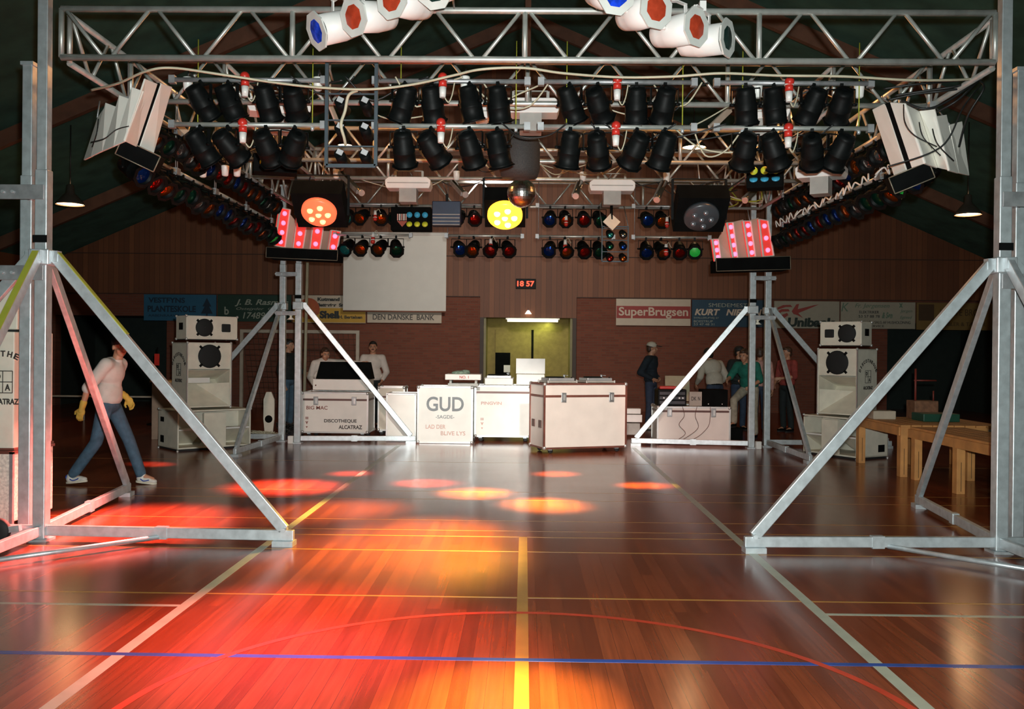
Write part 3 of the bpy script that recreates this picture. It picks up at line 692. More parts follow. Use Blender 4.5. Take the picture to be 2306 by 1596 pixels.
bigpar(978, -26, 6.62, (-.35, -.80, -.45), DG, 'white par can at the top edge, right of the left cluster')
bigpar(1388, -14, 6.62, (.35, -.85, -.35), BG, 'white par can with blue gel, left end of the right cluster')
bigpar(1476, 20, 6.8, (.50, -.84, -.12), RG, 'white par can with orange red gel, second in the right cluster')
bigpar(1566, 61, 6.98, (.66, -.72, -.08), RG, 'white par can with rust red gel, third in the right cluster')
bigpar(1636, 86, 7.15, (.82, -.55, -.06), DG, 'white par can with dark gel, right end of the right cluster')

# ---------------------------------------------------------------- folded corner lights
def pt(q): return at(*q)
LAMPR = mat('red_lamp_strip', (.75, .06, .04), .4, emit=.5, ecol=(1, .06, .05)); BULB = mat('pink_bulb', (1, .5, .7), .3, emit=.95, ecol=(1, .30, .62))
FANW = mat('warm_white_panel', (.90, .88, .80), .5, var=.04); FANC = mat('beige_grey_panel', (.62, .57, .45), .6, var=.06)
def corner_light(label, loc, panels, strips, base, black=None, lit=True, wires=()):
    t = thing('folded_panel_light', label, 'effect light', loc, 0, 'folded corner lights of the rig')
    for q, m in panels:
        bevel(MB().quadslab([pt(k) for k in q], .018).build('panel', m, t, True), .003)
    if black: MB().quadslab([pt(k) for k in black], .03).build('dark_slot', MATBLK, t, True)
    for q, n in strips:
        c = [pt(k) for k in q]; o = MB().quadslab(c, .03).build('lamp_strip', LAMPR if lit else MATBLK, t, True)
        nn = (c[1]-c[0]).cross(c[2]-c[0]).normalized(); nn = nn if nn.y < 0 else -nn
        e = MB()
        for k in range(4): e.beam(c[k]+nn*.012, c[(k+1) % 4]+nn*.012, .014, .03, up=tuple(nn))
        e.build('rim', FANW, o, True)
        for k in range(n):
            f = (k+.5)/n; ctr = (c[0]+c[1])/2*(1-f)+(c[2]+c[3])/2*f
            MB().ball(ctr+nn*.015, .040, 12, 6).build('bulb', BULB, o, True)
    b, rotb = base
    o = MB(); o.box(b[0], b[1], Euler(rotb).to_matrix()); o = o.build('base_box', MATBLK, t, True); bevel(o, .006)
    e = MB(); Mx = Matrix.Translation(b[0]) @ Euler(rotb).to_matrix().to_4x4(); X, Y_, Z = (k/2+.004 for k in b[1])
    for a0, a1 in (((-X, -Y_, -Z), (X, -Y_, -Z)), ((-X, -Y_, Z), (X, -Y_, Z)), ((-X, -Y_, -Z), (-X, -Y_, Z)), ((X, -Y_, -Z), (X, -Y_, Z))):
        e.tube(Mx @ Vector(a0), Mx @ Vector(a1), .006, 5)
    e.build('base_edging', mat('tarnished_edging', (.30, .27, .20), .5, .4), o, True)
    hang(t, at(*panels[-1][0][0])-Vector(loc), y=(8.9 if loc[1] < 10 else 15.25))
    for wp in wires: MB().path([pt(k) for k in wp], .005).build('wire', CABB, t, True)
L8 = [8.75, 8.9, 8.65, 8.6, 8.5, 8.3]
corner_light('white folded panel light hanging at the top left corner of the rig, seen from behind', at(281, 318, 8.35),
  [([(364, 188, 8.55), (388, 196, 8.75), (345, 351, 8.85), (314, 335, 8.65)], FANW), ([(328, 178, 8.3), (355, 189, 8.5), (308, 331, 8.6), (281, 318, 8.3)], FANW),
   ([(297, 196, 8.34), (323, 205, 8.32), (281, 318, 8.3), (256, 329, 8.40)], FANW), ([(268, 214, 8.46), (293, 223, 8.42), (256, 329, 8.40), (230, 340, 8.6)], FANW),
   ([(237, 231, 8.62), (261, 240, 8.55), (230, 340, 8.6), (205, 352, 8.8)], FANW), ([(219, 265, 8.85), (234, 243, 8.7), (205, 352, 8.8), (188, 360, 9.05)], FANW)],
  [], ((at(318, 352, 8.75), (.36, .3, .15)), (R(8), R(24), R(15))), black=[(353, 189, 8.52), (366, 189, 8.57), (316, 336, 8.67), (306, 331, 8.62)],
  wires=[[(205, 320, 8.4), (235, 312, 8.3), (262, 292, 8.3), (290, 284, 8.28)], [(222, 268, 8.5), (218, 300, 8.4), (208, 330, 8.5)]])
corner_light('white folded panel light hanging at the top right corner of the rig, wrapped in cables', at(2060, 380, 8.35),
  [([(1964, 247, 8.9), (1993, 232, 8.7), (2040, 383, 8.65), (2013, 396, 8.85)], FANW), ([(2004, 231, 8.45), (2037, 233, 8.3), (2083, 368, 8.35), (2053, 378, 8.5)], FANW),
   ([(2037, 233, 8.3), (2070, 250, 8.5), (2112, 378, 8.6), (2083, 368, 8.35)], FANW), ([(2070, 250, 8.5), (2104, 246, 8.38), (2138, 384, 8.45), (2112, 378, 8.6)], FANW),
   ([(2104, 262, 8.4), (2132, 258, 8.6), (2160, 390, 8.65), (2138, 384, 8.45)], FANW), ([(2138, 281, 8.6), (2167, 273, 8.75), (2183, 395, 8.9), (2160, 390, 8.65)], FANW)],
  [], ((at(2046, 402, 8.75), (.36, .3, .15)), (R(8), R(-22), R(-15))), black=[(1990, 233, 8.72), (2005, 231, 8.62), (2053, 379, 8.6), (2038, 384, 8.68)],
  wires=[[(2035, 235, 8.2), (2038, 275, 8.1), (2060, 305, 8.1), (2110, 330, 8.1)], [(2070, 275, 8.2), (2080, 310, 8.15), (2118, 350, 8.2)], [(2100, 290, 8.2), (2112, 325, 8.15), (2148, 362, 8.3)]])
corner_light('folded panel light with glowing red lamp strips on the far left tower', at(690, 575, 15.0),
  [([(652, 480, 15.2), (668, 500, 15.3), (662, 558, 15.3), (642, 557, 15.2)], FANC), ([(690, 508, 15.1), (705, 515, 15.3), (699, 562, 15.3), (681, 562, 15.1)], FANC), ([(726, 520, 15.1), (746, 520, 15.3), (738, 566, 15.3), (720, 565, 15.1)], FANC)],
  [([(630, 468, 15.0), (652, 472, 15.2), (641, 557, 15.2), (617, 553, 15.0)], 4), ([(668, 490, 15.0), (692, 493, 15.1), (681, 562, 15.1), (659, 558, 15.0)], 3),
   ([(704, 505, 15.0), (728, 508, 15.1), (719, 565, 15.1), (697, 562, 15.0)], 2), ([(745, 518, 15.0), (766, 521, 15.1), (757, 569, 15.1), (738, 567, 15.0)], 2)],
  ((at(688, 575, 15.15), (1.15, .5, .16)), (0, R(2), 0)))
corner_light('red and cream striped folded panel light on the far right tower', at(1685, 595, 15.0),
  [([(1616, 541, 15.1), (1633, 506, 15.2), (1652, 583, 15.15), (1621, 587, 15.1)], FANC), ([(1648, 500, 15.1), (1674, 494, 15.2), (1686, 580, 15.2), (1659, 582, 15.1)], FANC), ([(1688, 496, 15.1), (1708, 490, 15.2), (1717, 578, 15.2), (1699, 578, 15.1)], FANC)],
  [([(1603, 539, 15.0), (1616, 539, 15.1), (1622, 587, 15.1), (1610, 588, 15.0)], 3), ([(1636, 502, 15.0), (1649, 501, 15.1), (1660, 582, 15.1), (1650, 583, 15.0)], 4),
   ([(1673, 498, 15.0), (1689, 498, 15.1), (1700, 578, 15.1), (1686, 580, 15.0)], 4), ([(1708, 494, 15.0), (1728, 497, 15.1), (1741, 576, 15.1), (1718, 578, 15.0)], 3)],
  ((at(1688, 597, 15.15), (1.18, .5, .2)), (0, R(-2), 0)))

# ---------------------------------------------------------------- round flower effects
def flower(px, py, Y, lit, label, w_=.62):
    p = at(px, py, Y); t = thing('flower_effect_light', label, 'effect light', p, 0, 'round flower effects')
    q = Euler((R(50), 0, 0)).to_matrix().to_4x4()                # face looks to -Y and down
    MB().box((0, .106, .126), (w_, .24, w_*.88), Euler((R(50), 0, 0)).to_matrix()).build('body', MATBLK, t)
    c = {'red': (1, .15, .06), 'yellow': (1, .40, .03), None: (.06, .07, .08)}[lit]
    Q = q @ RX(PI/2)
    dm = mat('flower_disc_%s' % lit, tuple(min(1, x) for x in c), .3, 0, emit={'red': 1.1, 'yellow': 3.0, None: 0}[lit], ecol=c)
    MB().lathe([(.215, -.06), (.215, .0), (.20, .02), (.001, .035)], 30, Q).build('lens_disc', dm, t)
    hm = mat('flower_bulb_%s' % lit, (1, .8, .5) if lit else (.25, .27, .3), .2, 0 if lit else .6, emit={'red': 2.4, 'yellow': 10, None: 0}[lit], ecol={'red': (1, .32, .12), 'yellow': (1, .72, .22), None: c}[lit])
    for k in range(6):
        a_ = 2*PI*k/6 if k < 5 else 0; rr = .115 if k < 5 else 0; a_ = 2*PI*k/5
        v = Q @ Vector((rr*math.cos(a_), rr*math.sin(a_), .032)); MB().ball(v, (.038, .02, .038), 12, 6).build('bulb', hm, t)
    MB().beam((-w_/2-.02, .17, .0), (-w_/2-.02, .17, .5), .03, .01).beam((w_/2+.02, .17, 0), (w_/2+.02, .17, .5), .03, .01).beam((-w_/2-.02, .17, .5), (w_/2+.02, .17, .5), .03, .01).build('bracket', BLACK, t); hang(t, (0, .17, .5))
flower(718, 480, 11.3, 'red', 'round red glowing flower effect left of the screen')
flower(1137, 487, 11.3, 'yellow', 'round yellow glowing flower effect under the mirror ball', .5)
flower(1580, 490, 11.3, None, 'unlit round flower effect in a black box on the right', .62)

# mirror ball and drum above it
mb_ = thing('mirror_ball', 'mirror ball hanging in the centre above the yellow light', 'mirror ball', at(1175, 435, 10.6))
sp = MB(); sp.ball((0, 0, 0), .168, 34, 18)
o = sp.build('mirrored_sphere', mat('mirror_tiles', (.9, .82, .72), .25, 1, var=.5, scale=60), mb_)
for p in o.data.polygons: p.use_smooth = False
MB().lathe([(.02, .165), (.05, .17), (.03, .2), (.01, .22)], 12).build('cap', ALU, mb_); hang(mb_, (0, 0, .2), y=11.6)
dr = thing('hanging_drum', 'large dark grey mesh drum hanging in the centre of the rig', 'effect light', at(1170, 350, 10.2))
DRM = mat('dark_grey_mesh', (.045, .042, .04), .7, var=.4, scale=120, bump=.3)
MB().lathe([(.05, -.26), (.20, -.24), (.225, -.15), (.225, .12), (.2, .2), (.1, .23)], 28).build('mesh_drum', DRM, dr)
MB().box((0, 0, .37), (.2, .2, .28)).build('motor_box', mat('dark_grey_box', (.07, .07, .065), .6), dr); hang(dr, (0, 0, .5), BLACK, y=11.6)

# scanners: white lamp houses
def scanner(px, py, Y, w_, label, mirror=True, rz=0, box=True):
    t = thing('scanner_light', label, 'effect light', at(px, py, Y), rz, 'white lamp houses in the rig')
    m = MB().prism([(-w_/2, .0), (-w_/2+.02, -.05), (w_/2-.02, -.05), (w_/2, 0), (w_/2, .06), (w_/2-.05, .10), (-w_/2+.05, .10), (-w_/2, .06)], -.14, .14)
    bevel(m.build('lamp_house', WHITE, t), .008)
    MB().box((0, -.142, .02), (w_*.9, .006, .012)).build('vent_line', GREY, t)
    if box:
        MB().box((0, -.02, -.14), (w_*.38, .22, .18)).build('gear_box', GREY, t)
    if mirror:
        MB().tube((.0, -.02, -.22), (.0, -.06, -.42), .02, 8).build('neck', BLACK, t)
        MB().box((0, -.08, -.45), (.17, .012, .17), Euler((R(-20), R(42), 0)).to_matrix()).build('mirror', mat('bright_mirror_plate', (.85, .82, .72), .35, .2), t)
    MB().beam((-w_*.3, 0, .1), (-w_*.3, 0, .2), .03, .008).beam((w_*.3, 0, .1), (w_*.3, 0, .2), .03, .008).beam((-w_*.3, 0, .2), (w_*.3, 0, .2), .03, .008).build('bracket', GREY, t); hang(t, (0, 0, .2))
scanner(921, 419, 12.3, .60, 'white lamp house with grey box left of the mirror ball', False)
scanner(1377, 425, 12.3, .60, 'white lamp house with diamond mirror plate hanging below, right of the mirror ball')
scanner(1195, 250, 9.4, .58, 'white lamp house at top centre, behind the front lamps', False)
scanner(1098, 262, 9.5, .28, 'small white lamp house left of the top centre one', False, box=False)
scanner(628, 250, 9.4, .62, 'white lamp house behind the left group of front lamps', False, rz=.3)
scanner(1722, 262, 9.4, .5, 'white lamp house behind the right group of front lamps', False, rz=-.3)
scanner(1850, 392, 10.0, .5, 'white lamp house in the tangle on the right side', False, rz=-.5)

# multi lens effects
def derby(px, py, Y, label, rows, w_=.46, h_=.36, strips=False, rot=0):
    t = thing('multi_lens_effect', label, 'effect light', at(px, py, Y), rot, 'multi lens effects')
    bevel(MB().box((0, .12, 0), (w_, .24, h_)).build('body', MATBLK, t), .01)
    for r_, (m, z, tilt) in enumerate(rows):
        for k in range(3):
            x = -.02+.12*k-(.10 if not strips else 0)
            MB().lathe([(.045, 0), (.045, .012), (.001, .016)], 16, T((x, -.005, z)) @ RX(R(90-tilt)) @ Matrix.Diagonal((1, 1, 1, 1))).build('lens', m, t)
    if strips:
        for k in range(5): MB().box((-.20+.032*k, -.006, .02), (.02, .012, .10)).build('strip', PLUGW if k % 2 else mat('pink_strip', (.6, .3, .25), .5), t)
        MB().prism([(-.21, -.04), (-.05, -.04), (-.13, -.13)], -.012, .0).build('red_flag', mat('rust_plate', (.35, .06, .03), .5), t)
    MB().beam((0, .1, h_/2), (0, .1, h_/2+.1), .04, .01).build('bracket', BLACK, t); hang(t, (0, .1, h_/2+.1))
derby(925, 492, 14.2, 'black effect box with three sky blue and three yellow lenses beside the screen top', [(GELB, .055, 0), (GELY, -.09, 20)], .62, .36, True)
derby(620, 367, 10.0, 'dark effect box with three yellow green lenses on the left', [(GELY, .0, -10)], .46, .2, rot=.25)
derby(1722, 396, 10.4, 'dark effect box with cyan and yellow lenses on the right', [(GELB, -.04, 40), (GELY, .06, 0)], .4, .26, rot=-.3)
st = thing('strobe_light', 'dark blue grey finned lamp box right of the blue and yellow lenses', 'effect light', at(1005, 480, 13.6))
bevel(MB().box((0, .1, 0), (.42, .2, .36)).build('body', mat('navy_grey_metal', (.03, .045, .08), .45, .3), st), .01)
for k in range(4): MB().box((.0, -.012, -.02-.05*k), (.40, .02, .012)).build('fin', GREY, st)
MB().beam((0, .1, .18), (0, .1, .3), .04, .01).build('bracket', BLACK, st); hang(st, (0, .1, .3))

# black frames of pin spots
def pinframe(x0, y0, x1, y1, Y, cols, rows, label, lens, back=False, rw=.03):
    a0, a1 = at(x0, y0, Y), at(x1, y1, Y); ww, hh = a1.x-a0.x, a0.z-a1.z
    t = thing('pin_spot_frame', label, 'lamp frame', (a0.x, Y, a1.z)); fm = mat('blue_grey_frame', (.055, .075, .09), .45, .3)
    for q in (((0, 0, 0), (ww, 0, 0)), ((0, 0, 0), (0, 0, hh)), ((ww, 0, 0), (ww, 0, hh)), ((0, 0, hh), (ww, 0, hh))): MB().beam(*q, rw, rw, up=(0, 1, 0)).build('rail', fm, t)
    for x in (0, ww): hang(t, (x, 0, hh), y=(8.24 if back else 15.05), z=(4.38 if False else (4.0 if back else 3.97)))
    for k in range(rows):
        z = hh*(.12+.25*k) if back else hh*(k+.5)/rows
        MB().beam((0, 0, z+.06), (ww, 0, z+.06), .02, .012).build('crossbar', fm, t)
        for j in range(cols):
            x = ww*(j+.5)/cols; r_ = .06 if not back else .055; s_ = 1 if back else -1
            o = MB().tube((x, -.05*s_*0, z), (x+.02, .16*s_*(1 if back else .6), z-.05), r_*.8, 14, r_).build('pin_spot', BLACK, t)
            if back: MB().box((x+.01, -.006, z+.01), (.055, .008, .045), Euler((0, R(25), 0)).to_matrix()).build('label_plate', mat('pale_grey_plate', (.42, .44, .45), .5), o)
            else: MB().ball((x+.02, -.10, z-.05), (.045, .012, .045), 12, 6).build('lens', GLASSC[lens[k*cols+j]], o)
pinframe(737, 138, 846, 374, 8.0, 2, 3, 'tall blue grey frame with six small lamps seen from behind, hung from the front truss', None, True)
pinframe(1356, 510, 1414, 589, 14.4, 2, 3, 'small black frame with six coloured pin spots right of the clock', ['red', 'amber', 'dark green', 'blue', 'cyan', 'clear'], rw=.018)

# loose cables
def cable(pts, r_, m, label, ):
    P = [at(*p) for p in pts]; t = MB().path(P, r_, 6, sub=8).build('loose_cable', m)
    o = P[0]; me = t.data
    for v in me.vertices: v.co -= o
    t.location = o; tag(t, label, 'cable')
cable([(205, 203, 8.2), (265, 188, 7.8), (330, 160, 7.53), (390, 153, 7.53), (500, 168, 7.6), (620, 186, 7.7), (720, 197, 7.7), (830, 201, 7.7), (930, 190, 7.7), (1020, 170, 7.6), (1085, 156, 7.53), (1180, 153, 7.53), (1270, 165, 7.6), (1400, 174, 7.7), (1520, 172, 7.6), (1625, 165, 7.53), (1750, 170, 7.6), (1900, 172, 7.6), (2040, 180, 7.7), (2150, 180, 7.9), (2212, 176, 8.2)], .011, CABW, 'long beige cable swagged under the front truss')
cable([(805, 203, 7.8), (785, 215, 7.85), (777, 250, 7.9), (768, 280, 7.9), (775, 310, 7.95), (778, 326, 8.0)], .014, CABW, 'thick beige cable drooping inside the blue grey lamp frame')
cable([(830, 250, 8.3), (880, 268, 8.5), (950, 262, 8.6), (1000, 248, 8.7)], .007, CABW, 'thin pale cable right of the blue grey lamp frame')
cable([(1270, 262, 8.6), (1340, 240, 8.6), (1400, 255, 8.6), (1470, 270, 8.6), (1540, 290, 8.5), (1640, 240, 8.6)], .007, CABW, 'thin pale cable sagging below the right inner front lamps')
cable([(2210, 190, 8.2), (2170, 240, 8.0), (2120, 330, 8.0), (2000, 375, 8.1)], .007, CABB, 'thin black cable crossing the right folded panel light')
blk = [[(1990, 200, 8.4), (2060, 190, 8.3), (2140, 183, 8.3), (2200, 178, 8.3)], [(2015, 215, 8.4), (2080, 205, 8.3), (2150, 195, 8.2), (2195, 182, 8.3)], [(2030, 225, 8.3), (2080, 245, 8.2), (2130, 230, 8.2), (2190, 190, 8.3)],
       [(2110, 252, 8.3), (2150, 230, 8.2), (2180, 205, 8.2), (2205, 180, 8.3)], [(2000, 225, 8.5), (2060, 212, 8.4), (2120, 205, 8.3), (2190, 196, 8.3)], [(2160, 330, 8.5), (2180, 260, 8.3), (2215, 200, 8.2), (2205, 180, 8.3)]]
for p, n in zip(blk, ('uppermost', 'second', 'most drooping', 'short', 'third', 'long hanging')): cable(p, .010, CABB, '%s black cable of the bundle at the top right corner' % n)
for i in range(16):
    s_ = -1 if i % 2 else 1; x = s_*random.choice((2.95, 3.85)); y = random.uniform(9, 13.5); z = 3.97
    P = [Vector((x, y, z)), Vector((x+random.uniform(-.3, .3), y+.35, z-random.uniform(.1, .35))), Vector((x+random.uniform(-.3, .3), y+.8, z-random.uniform(.0, .3))), Vector((x, y+1.2, 3.97))]
    q = MB().path([p-P[0] for p in P], .010, 6).build('loose_cable', random.choice([CABB, CABW, CHAIN, CABB])); q.location = P[0]
    tag(q, 'cable drooping among the %s side lamps' % ('left' if s_ < 0 else 'right'), 'cable', 'cables drooping among the %s side lamps' % ('left' if s_ < 0 else 'right'))
for i in range(10):
    x = random.uniform(-2.4, 2.4); y = random.choice([11.6, 12.8]); z = 3.97; L_ = random.uniform(.5, 1.2)
    P = [Vector((x, y, z)), Vector((x+L_*.3, y+.1, z-random.uniform(.05, .22))), Vector((x+L_*.7, y-.1, z-random.uniform(.05, .2))), Vector((x+L_, y, z))]
    q = MB().path([p-P[0] for p in P], .007, 6).build('loose_cable', random.choice([CABB, CABW])); q.location = P[0]
    tag(q, 'thin cable sagging between the middle trusses', 'cable', 'cables sagging between the middle trusses')

for gi, gy in enumerate((9.3, 10.55, 11.8, 13.05)):
    P = [Vector((3.70+random.uniform(-.05, .03), gy-.6+1.2*k/14, 3.50+(.035 if k % 2 else -.03)+random.uniform(-.02, .02))) for k in range(15)]
    q = MB().path([p-P[0] for p in P], .010, 6).build('white_cable', PLUGW); q.location = P[0]
    tag(q, 'white cable looped along the %s lower lamp bar of the right side' % GRPN['right'][gi], 'cable', 'white cables looped along the right side bars')

for i in range(18):
    gx = random.uniform(-3.1, 2.6); y = 8.24+random.choice((-.06, .06)); z = random.choice((3.62, 4.02)); L_ = random.uniform(.4, 1.1)
    P = [Vector((gx, y, z)), Vector((gx+L_*.3, y+.12, z-random.uniform(.05, .24))), Vector((gx+L_*.7, y+.1, z-random.uniform(.02, .2))), Vector((gx+L_, y, z))]
    q = MB().path([p-P[0] for p in P], .008, 6).build('loose_cable', [CABB, CABB, CABW][i % 3]); q.location = P[0]
    tag(q, 'cable looped between the lamps of the front bars', 'cable', 'cables looped between the front lamps')
PALE = mat('pale_beige_sheet', (.50, .44, .36), .5)
for k, (q0, q1, Y, n) in enumerate((((1805, 240), (1845, 205), 9.6, 'upper right'), ((1822, 285), (1855, 255), 9.7, 'lower right'), ((1895, 222), (1932, 190), 9.6, 'rightmost'), ((1598, 290), (1645, 245), 9.4, 'right of centre'),
        ((395, 275), (455, 335), 9.8, 'left'), ((735, 215), (765, 290), 9.6, 'behind the blue grey frame'), ((500, 225), (530, 262), 9.6, 'upper left'))):
    p, r_ = at(*q0, Y), at(*q1, Y+.3)
    t = thing('reflector_bar', 'slanted pale beige reflector bar in the rig, %s' % n, 'reflector', p, 0, 'slanted reflector bars in the rig')
    MB().beam((0, 0, 0), r_-p, .02, .07, up=(0, 0, 1)).build('bar', PALE, t); hang(t, (r_-p) if r_.z > p.z else (0, 0, 0))
# ---------------------------------------------------------------- loudspeakers
def corner_caps(t, w_, d_, h_, m, r_=.022):
    mb = MB()
    for x in (-1, 1):
        for y in (-1, 1):
            for z in (0, 1): mb.ball((x*(w_/2-.005), y*(d_/2-.005), z*h_+(.005 if z == 0 else -.005)), r_, 8, 5)
    return mb.build('corner_caps', m, t)
CONE = mat('black_speaker_cone', (.008, .010, .010), .75)
def driver(t, x, y, z, r_):
    q = T((x, y, z)) @ RX(PI/2)
    o = MB().lathe([(r_, 0), (r_, .016), (r_*.9, .022), (r_*.5, .030), (.001, .034)], 28, q, closed=False).build('driver', CONE, t)
    for k in range(4):
        c = MB(); a_ = PI/4+k*PI/2; c.beam((x+r_*.9*math.cos(a_), y-.012, z+r_*.9*math.sin(a_)), (x+r_*1.22*math.cos(a_), y-.012, z+r_*1.22*math.sin(a_)), .035, .016, up=(0, 1, 0))
        c.build('driver_clamp', BLACK, o)
def logo(t, x_side, y, z, s_, facing):
    """DISCOTHEQUE arched above a split box with letters, ALCATRAZ below"""
    M = (T((x_side, y, z)) @ RZ(facing))
    mb = MB(); word = 'DISCOTHEQUE'
    for k, ch in enumerate(word):
        a_ = R(62)*(1-2*k/(len(word)-1)); Rr = .30*s_
        text_mb(ch, .045*s_*(.4 if ch == 'I' else 1), .055*s_, M @ T((-math.sin(a_)*Rr, -.002, .02*s_+math.cos(a_)*Rr-.10*s_)) @ RY(-a_), mb, bold=.03)
    for a0, a1 in (((-.09, .06), (.09, .06)), ((-.09, -.14), (.09, -.14)), ((-.09, .06), (-.09, -.14)), ((.09, .06), (.09, -.14)), ((0, .06), (0, -.14)), ((-.09, -.04), (.09, -.04))):
        p, q = [M @ Vector((u*s_, -.002, v*s_)) for u, v in (a0, a1)]; mb.tube(p, q, .004*s_, 4)
    text_mb('D', .05*s_, .06*s_, M @ T((-.045*s_, -.002, .01*s_)), mb, bold=.03); text_mb('A', .05*s_, .06*s_, M @ T((.045*s_, -.002, -.09*s_)), mb, bold=.03)
    text_mb('ALCATRAZ', .30*s_, .055*s_, M @ T((0, -.002, -.22*s_)), mb, bold=.03)
    mb.build('lettering', mat('black_print', (.04, .035, .03), .6), t)
def sub_bin(label, loc, rz, w_=1.2, d_=.8, h_=.63, flip=1):
    t = thing('bass_bin', label, 'loudspeaker', loc, rz); th = .025; y0, y1 = -d_/2, d_/2
    b = MB()
    for c, s_ in (((0, 0, .045), (w_, d_, th)), ((0, 0, h_-th/2), (w_, d_, th)), ((-w_/2+th/2, 0, h_/2), (th, d_, h_-.07)), ((w_/2-th/2, 0, h_/2), (th, d_, h_-.07)), ((0, y1-th/2, h_/2), (w_, th, h_-.07))): b.box(c, s_)
    bevel(b.build('cabinet', CREAM, t), .006)
    MB().box((0, y0+.03, h_/2), (w_*.30, .05, h_-.1)).build('centre_panel', CREAM, t)
    for s_ in (-1, 1):
        xc = s_*w_*.325
        MB().box((xc, y0+.12, h_*.52), (w_*.33, .2, .022)).build('shelf', WHITE, t)
        MB().add([(xc-w_*.165, y0+.02, h_*.50), (xc+w_*.165, y0+.02, h_*.50), (xc+w_*.165, y0+.42, .08), (xc-w_*.165, y0+.42, .08)], [(0, 1, 2, 3)]).build('deflector', CREAM, t)
        MB().add([(xc-w_*.165, y0+.42, h_-.04), (xc+w_*.165, y0+.42, h_-.04), (xc+w_*.165, y0+.42, .06), (xc-w_*.165, y0+.42, .06)], [(0, 1, 2, 3)]).build('back_plate', CREAM, t)
        MB().box((s_*(w_/2+.002), d_*.28*flip, h_*.74), (.006, .14, .075)).build('handle', MATBLK, t); MB().box((s_*(w_/2+.002), d_*.28*flip, h_*.25), (.006, .14, .11)).build('handle', MATBLK, t)
    corner_caps(t, w_, d_, h_, EDGEA); MB().box((0, 0, .015), (w_*.96, d_*.96, .03)).build('skid', RUBBER, t)
def mid_horn(label, loc, rz, side, w_=.72, d_=.62, h_=1.03, m=None):
    m = m or CREAM; t = thing('horn_speaker', label, 'loudspeaker', loc, rz); th = .022; y0, y1 = -d_/2, d_/2; hs = h_*.58
    b = MB()
    for c, s_ in (((0, 0, th/2+.01), (w_, d_, th)), ((0, 0, h_-th/2), (w_, d_, th)), ((-w_/2+th/2, 0, h_/2), (th, d_, h_)), ((w_/2-th/2, 0, h_/2), (th, d_, h_)), ((0, y1-th/2, h_/2), (w_, th, h_))): b.box(c, s_)
    bevel(b.build('cabinet', m, t), .006)
    MB().box((0, y0+.025, (h_+hs)/2), (w_-.03, .03, h_-hs-.03)).build('baffle', m, t)
    driver(t, 0, y0+.006, hs+(h_-hs)*.5, .185)
    x = w_/2-.02
    MB().add([(-x, y0+.03, hs), (x, y0+.03, hs), (x, y1-.05, hs*.72), (-x, y1-.05, hs*.72)], [(0, 1, 2, 3)]).build('horn_roof', m, t)
    MB().add([(-x, y1-.05, hs*.72), (x, y1-.05, hs*.72), (x, y0+.02, .03), (-x, y0+.02, .03)], [(0, 1, 2, 3)]).build('horn_floor', m, t)
    MB().add([(side*x, y0+.02, .03), (side*x, y0+.02, hs*.66), (-side*x*.2, y1-.08, hs*.6)], [(0, 1, 2)]).build('horn_fin', m, t)
    if side > 0: MB().box((-.1, y0+.2, hs*.72), (w_*.52, .02, .08)).build('label_strip', PLUGW, t)
    for xx in (-1, 1): MB().beam((xx*w_/2, y0, .01), (xx*w_/2, y0, h_), .016, .016).build('edging', EDGEA, t)
    corner_caps(t, w_, d_, h_, EDGEA)
    logo(t, -side*(w_/2+.003), .02, h_*.62, .95, -PI/2*side)
    return t
def top_box(label, loc, rz, w_=.84, d_=.42, h_=.37, side=1):
    t = thing('top_speaker', label, 'loudspeaker', loc, rz)
    bevel(MB().box((0, 0, h_/2), (w_, d_, h_)).build('cabinet', CREAM, t), .012)
    driver(t, -side*w_*.16, -d_/2-.004, h_/2, .14)
    bevel(MB().box((side*w_*.27, -d_/2, h_/2), (.15, .03, .13)).build('horn_mouth', CONE, t), .03)
    MB().box((-side*(w_/2+.002), 0, h_*.55), (.006, .15, .11)).build('handle', MATBLK, t)
    corner_caps(t, w_, d_, h_, EDGEA); MB().box((0, 0, -.006), (w_*.96, d_*.9, .012)).build('rubber_strip', RUBBER, t)
def placed(corner, rz, lx, ly):      # centre so that local point (lx, ly) falls on corner
    c = Vector(corner); o = RZ(rz) @ Vector((lx, ly, 0)); return Vector((c.x-o.x, c.y-o.y, 0))
a = R(42); L0 = placed((-5.32, 14.1), a, -.60, -.40)
sub_bin('wide cream bass bin at the bottom of the far left loudspeaker stack', L0, a)
mc = L0 + RZ(a) @ Vector((-.05, -.02, 0)); mid_horn('tall cream horn loudspeaker with black cone, middle of the far left stack', (mc.x-.02, mc.y, .655), a, 1)
tc_ = mc + RZ(a) @ Vector((.03, -.08, 0)); top_box('small cream speaker cabinet on top of the far left stack', (tc_.x, tc_.y, .66+1.075), a)
b_ = R(-60); R0 = placed((5.02, 14.0), b_, .53, -.35)
sub_bin('wide cream bass bin at the bottom of the far right loudspeaker stack', R0, b_, 1.06, .7, .63)
mc = R0 + RZ(b_) @ Vector((.06, -.03, 0)); mid_horn('tall cream horn loudspeaker with arched lettering, middle of the far right stack', (mc.x, mc.y, .655), R(-48), -1, w_=.66, d_=.62)
top_box('small cream speaker cabinet on top of the far right stack', (mc.x-.05, mc.y-.06, .66+1.075), R(-42), side=-1, w_=.66, d_=.40)
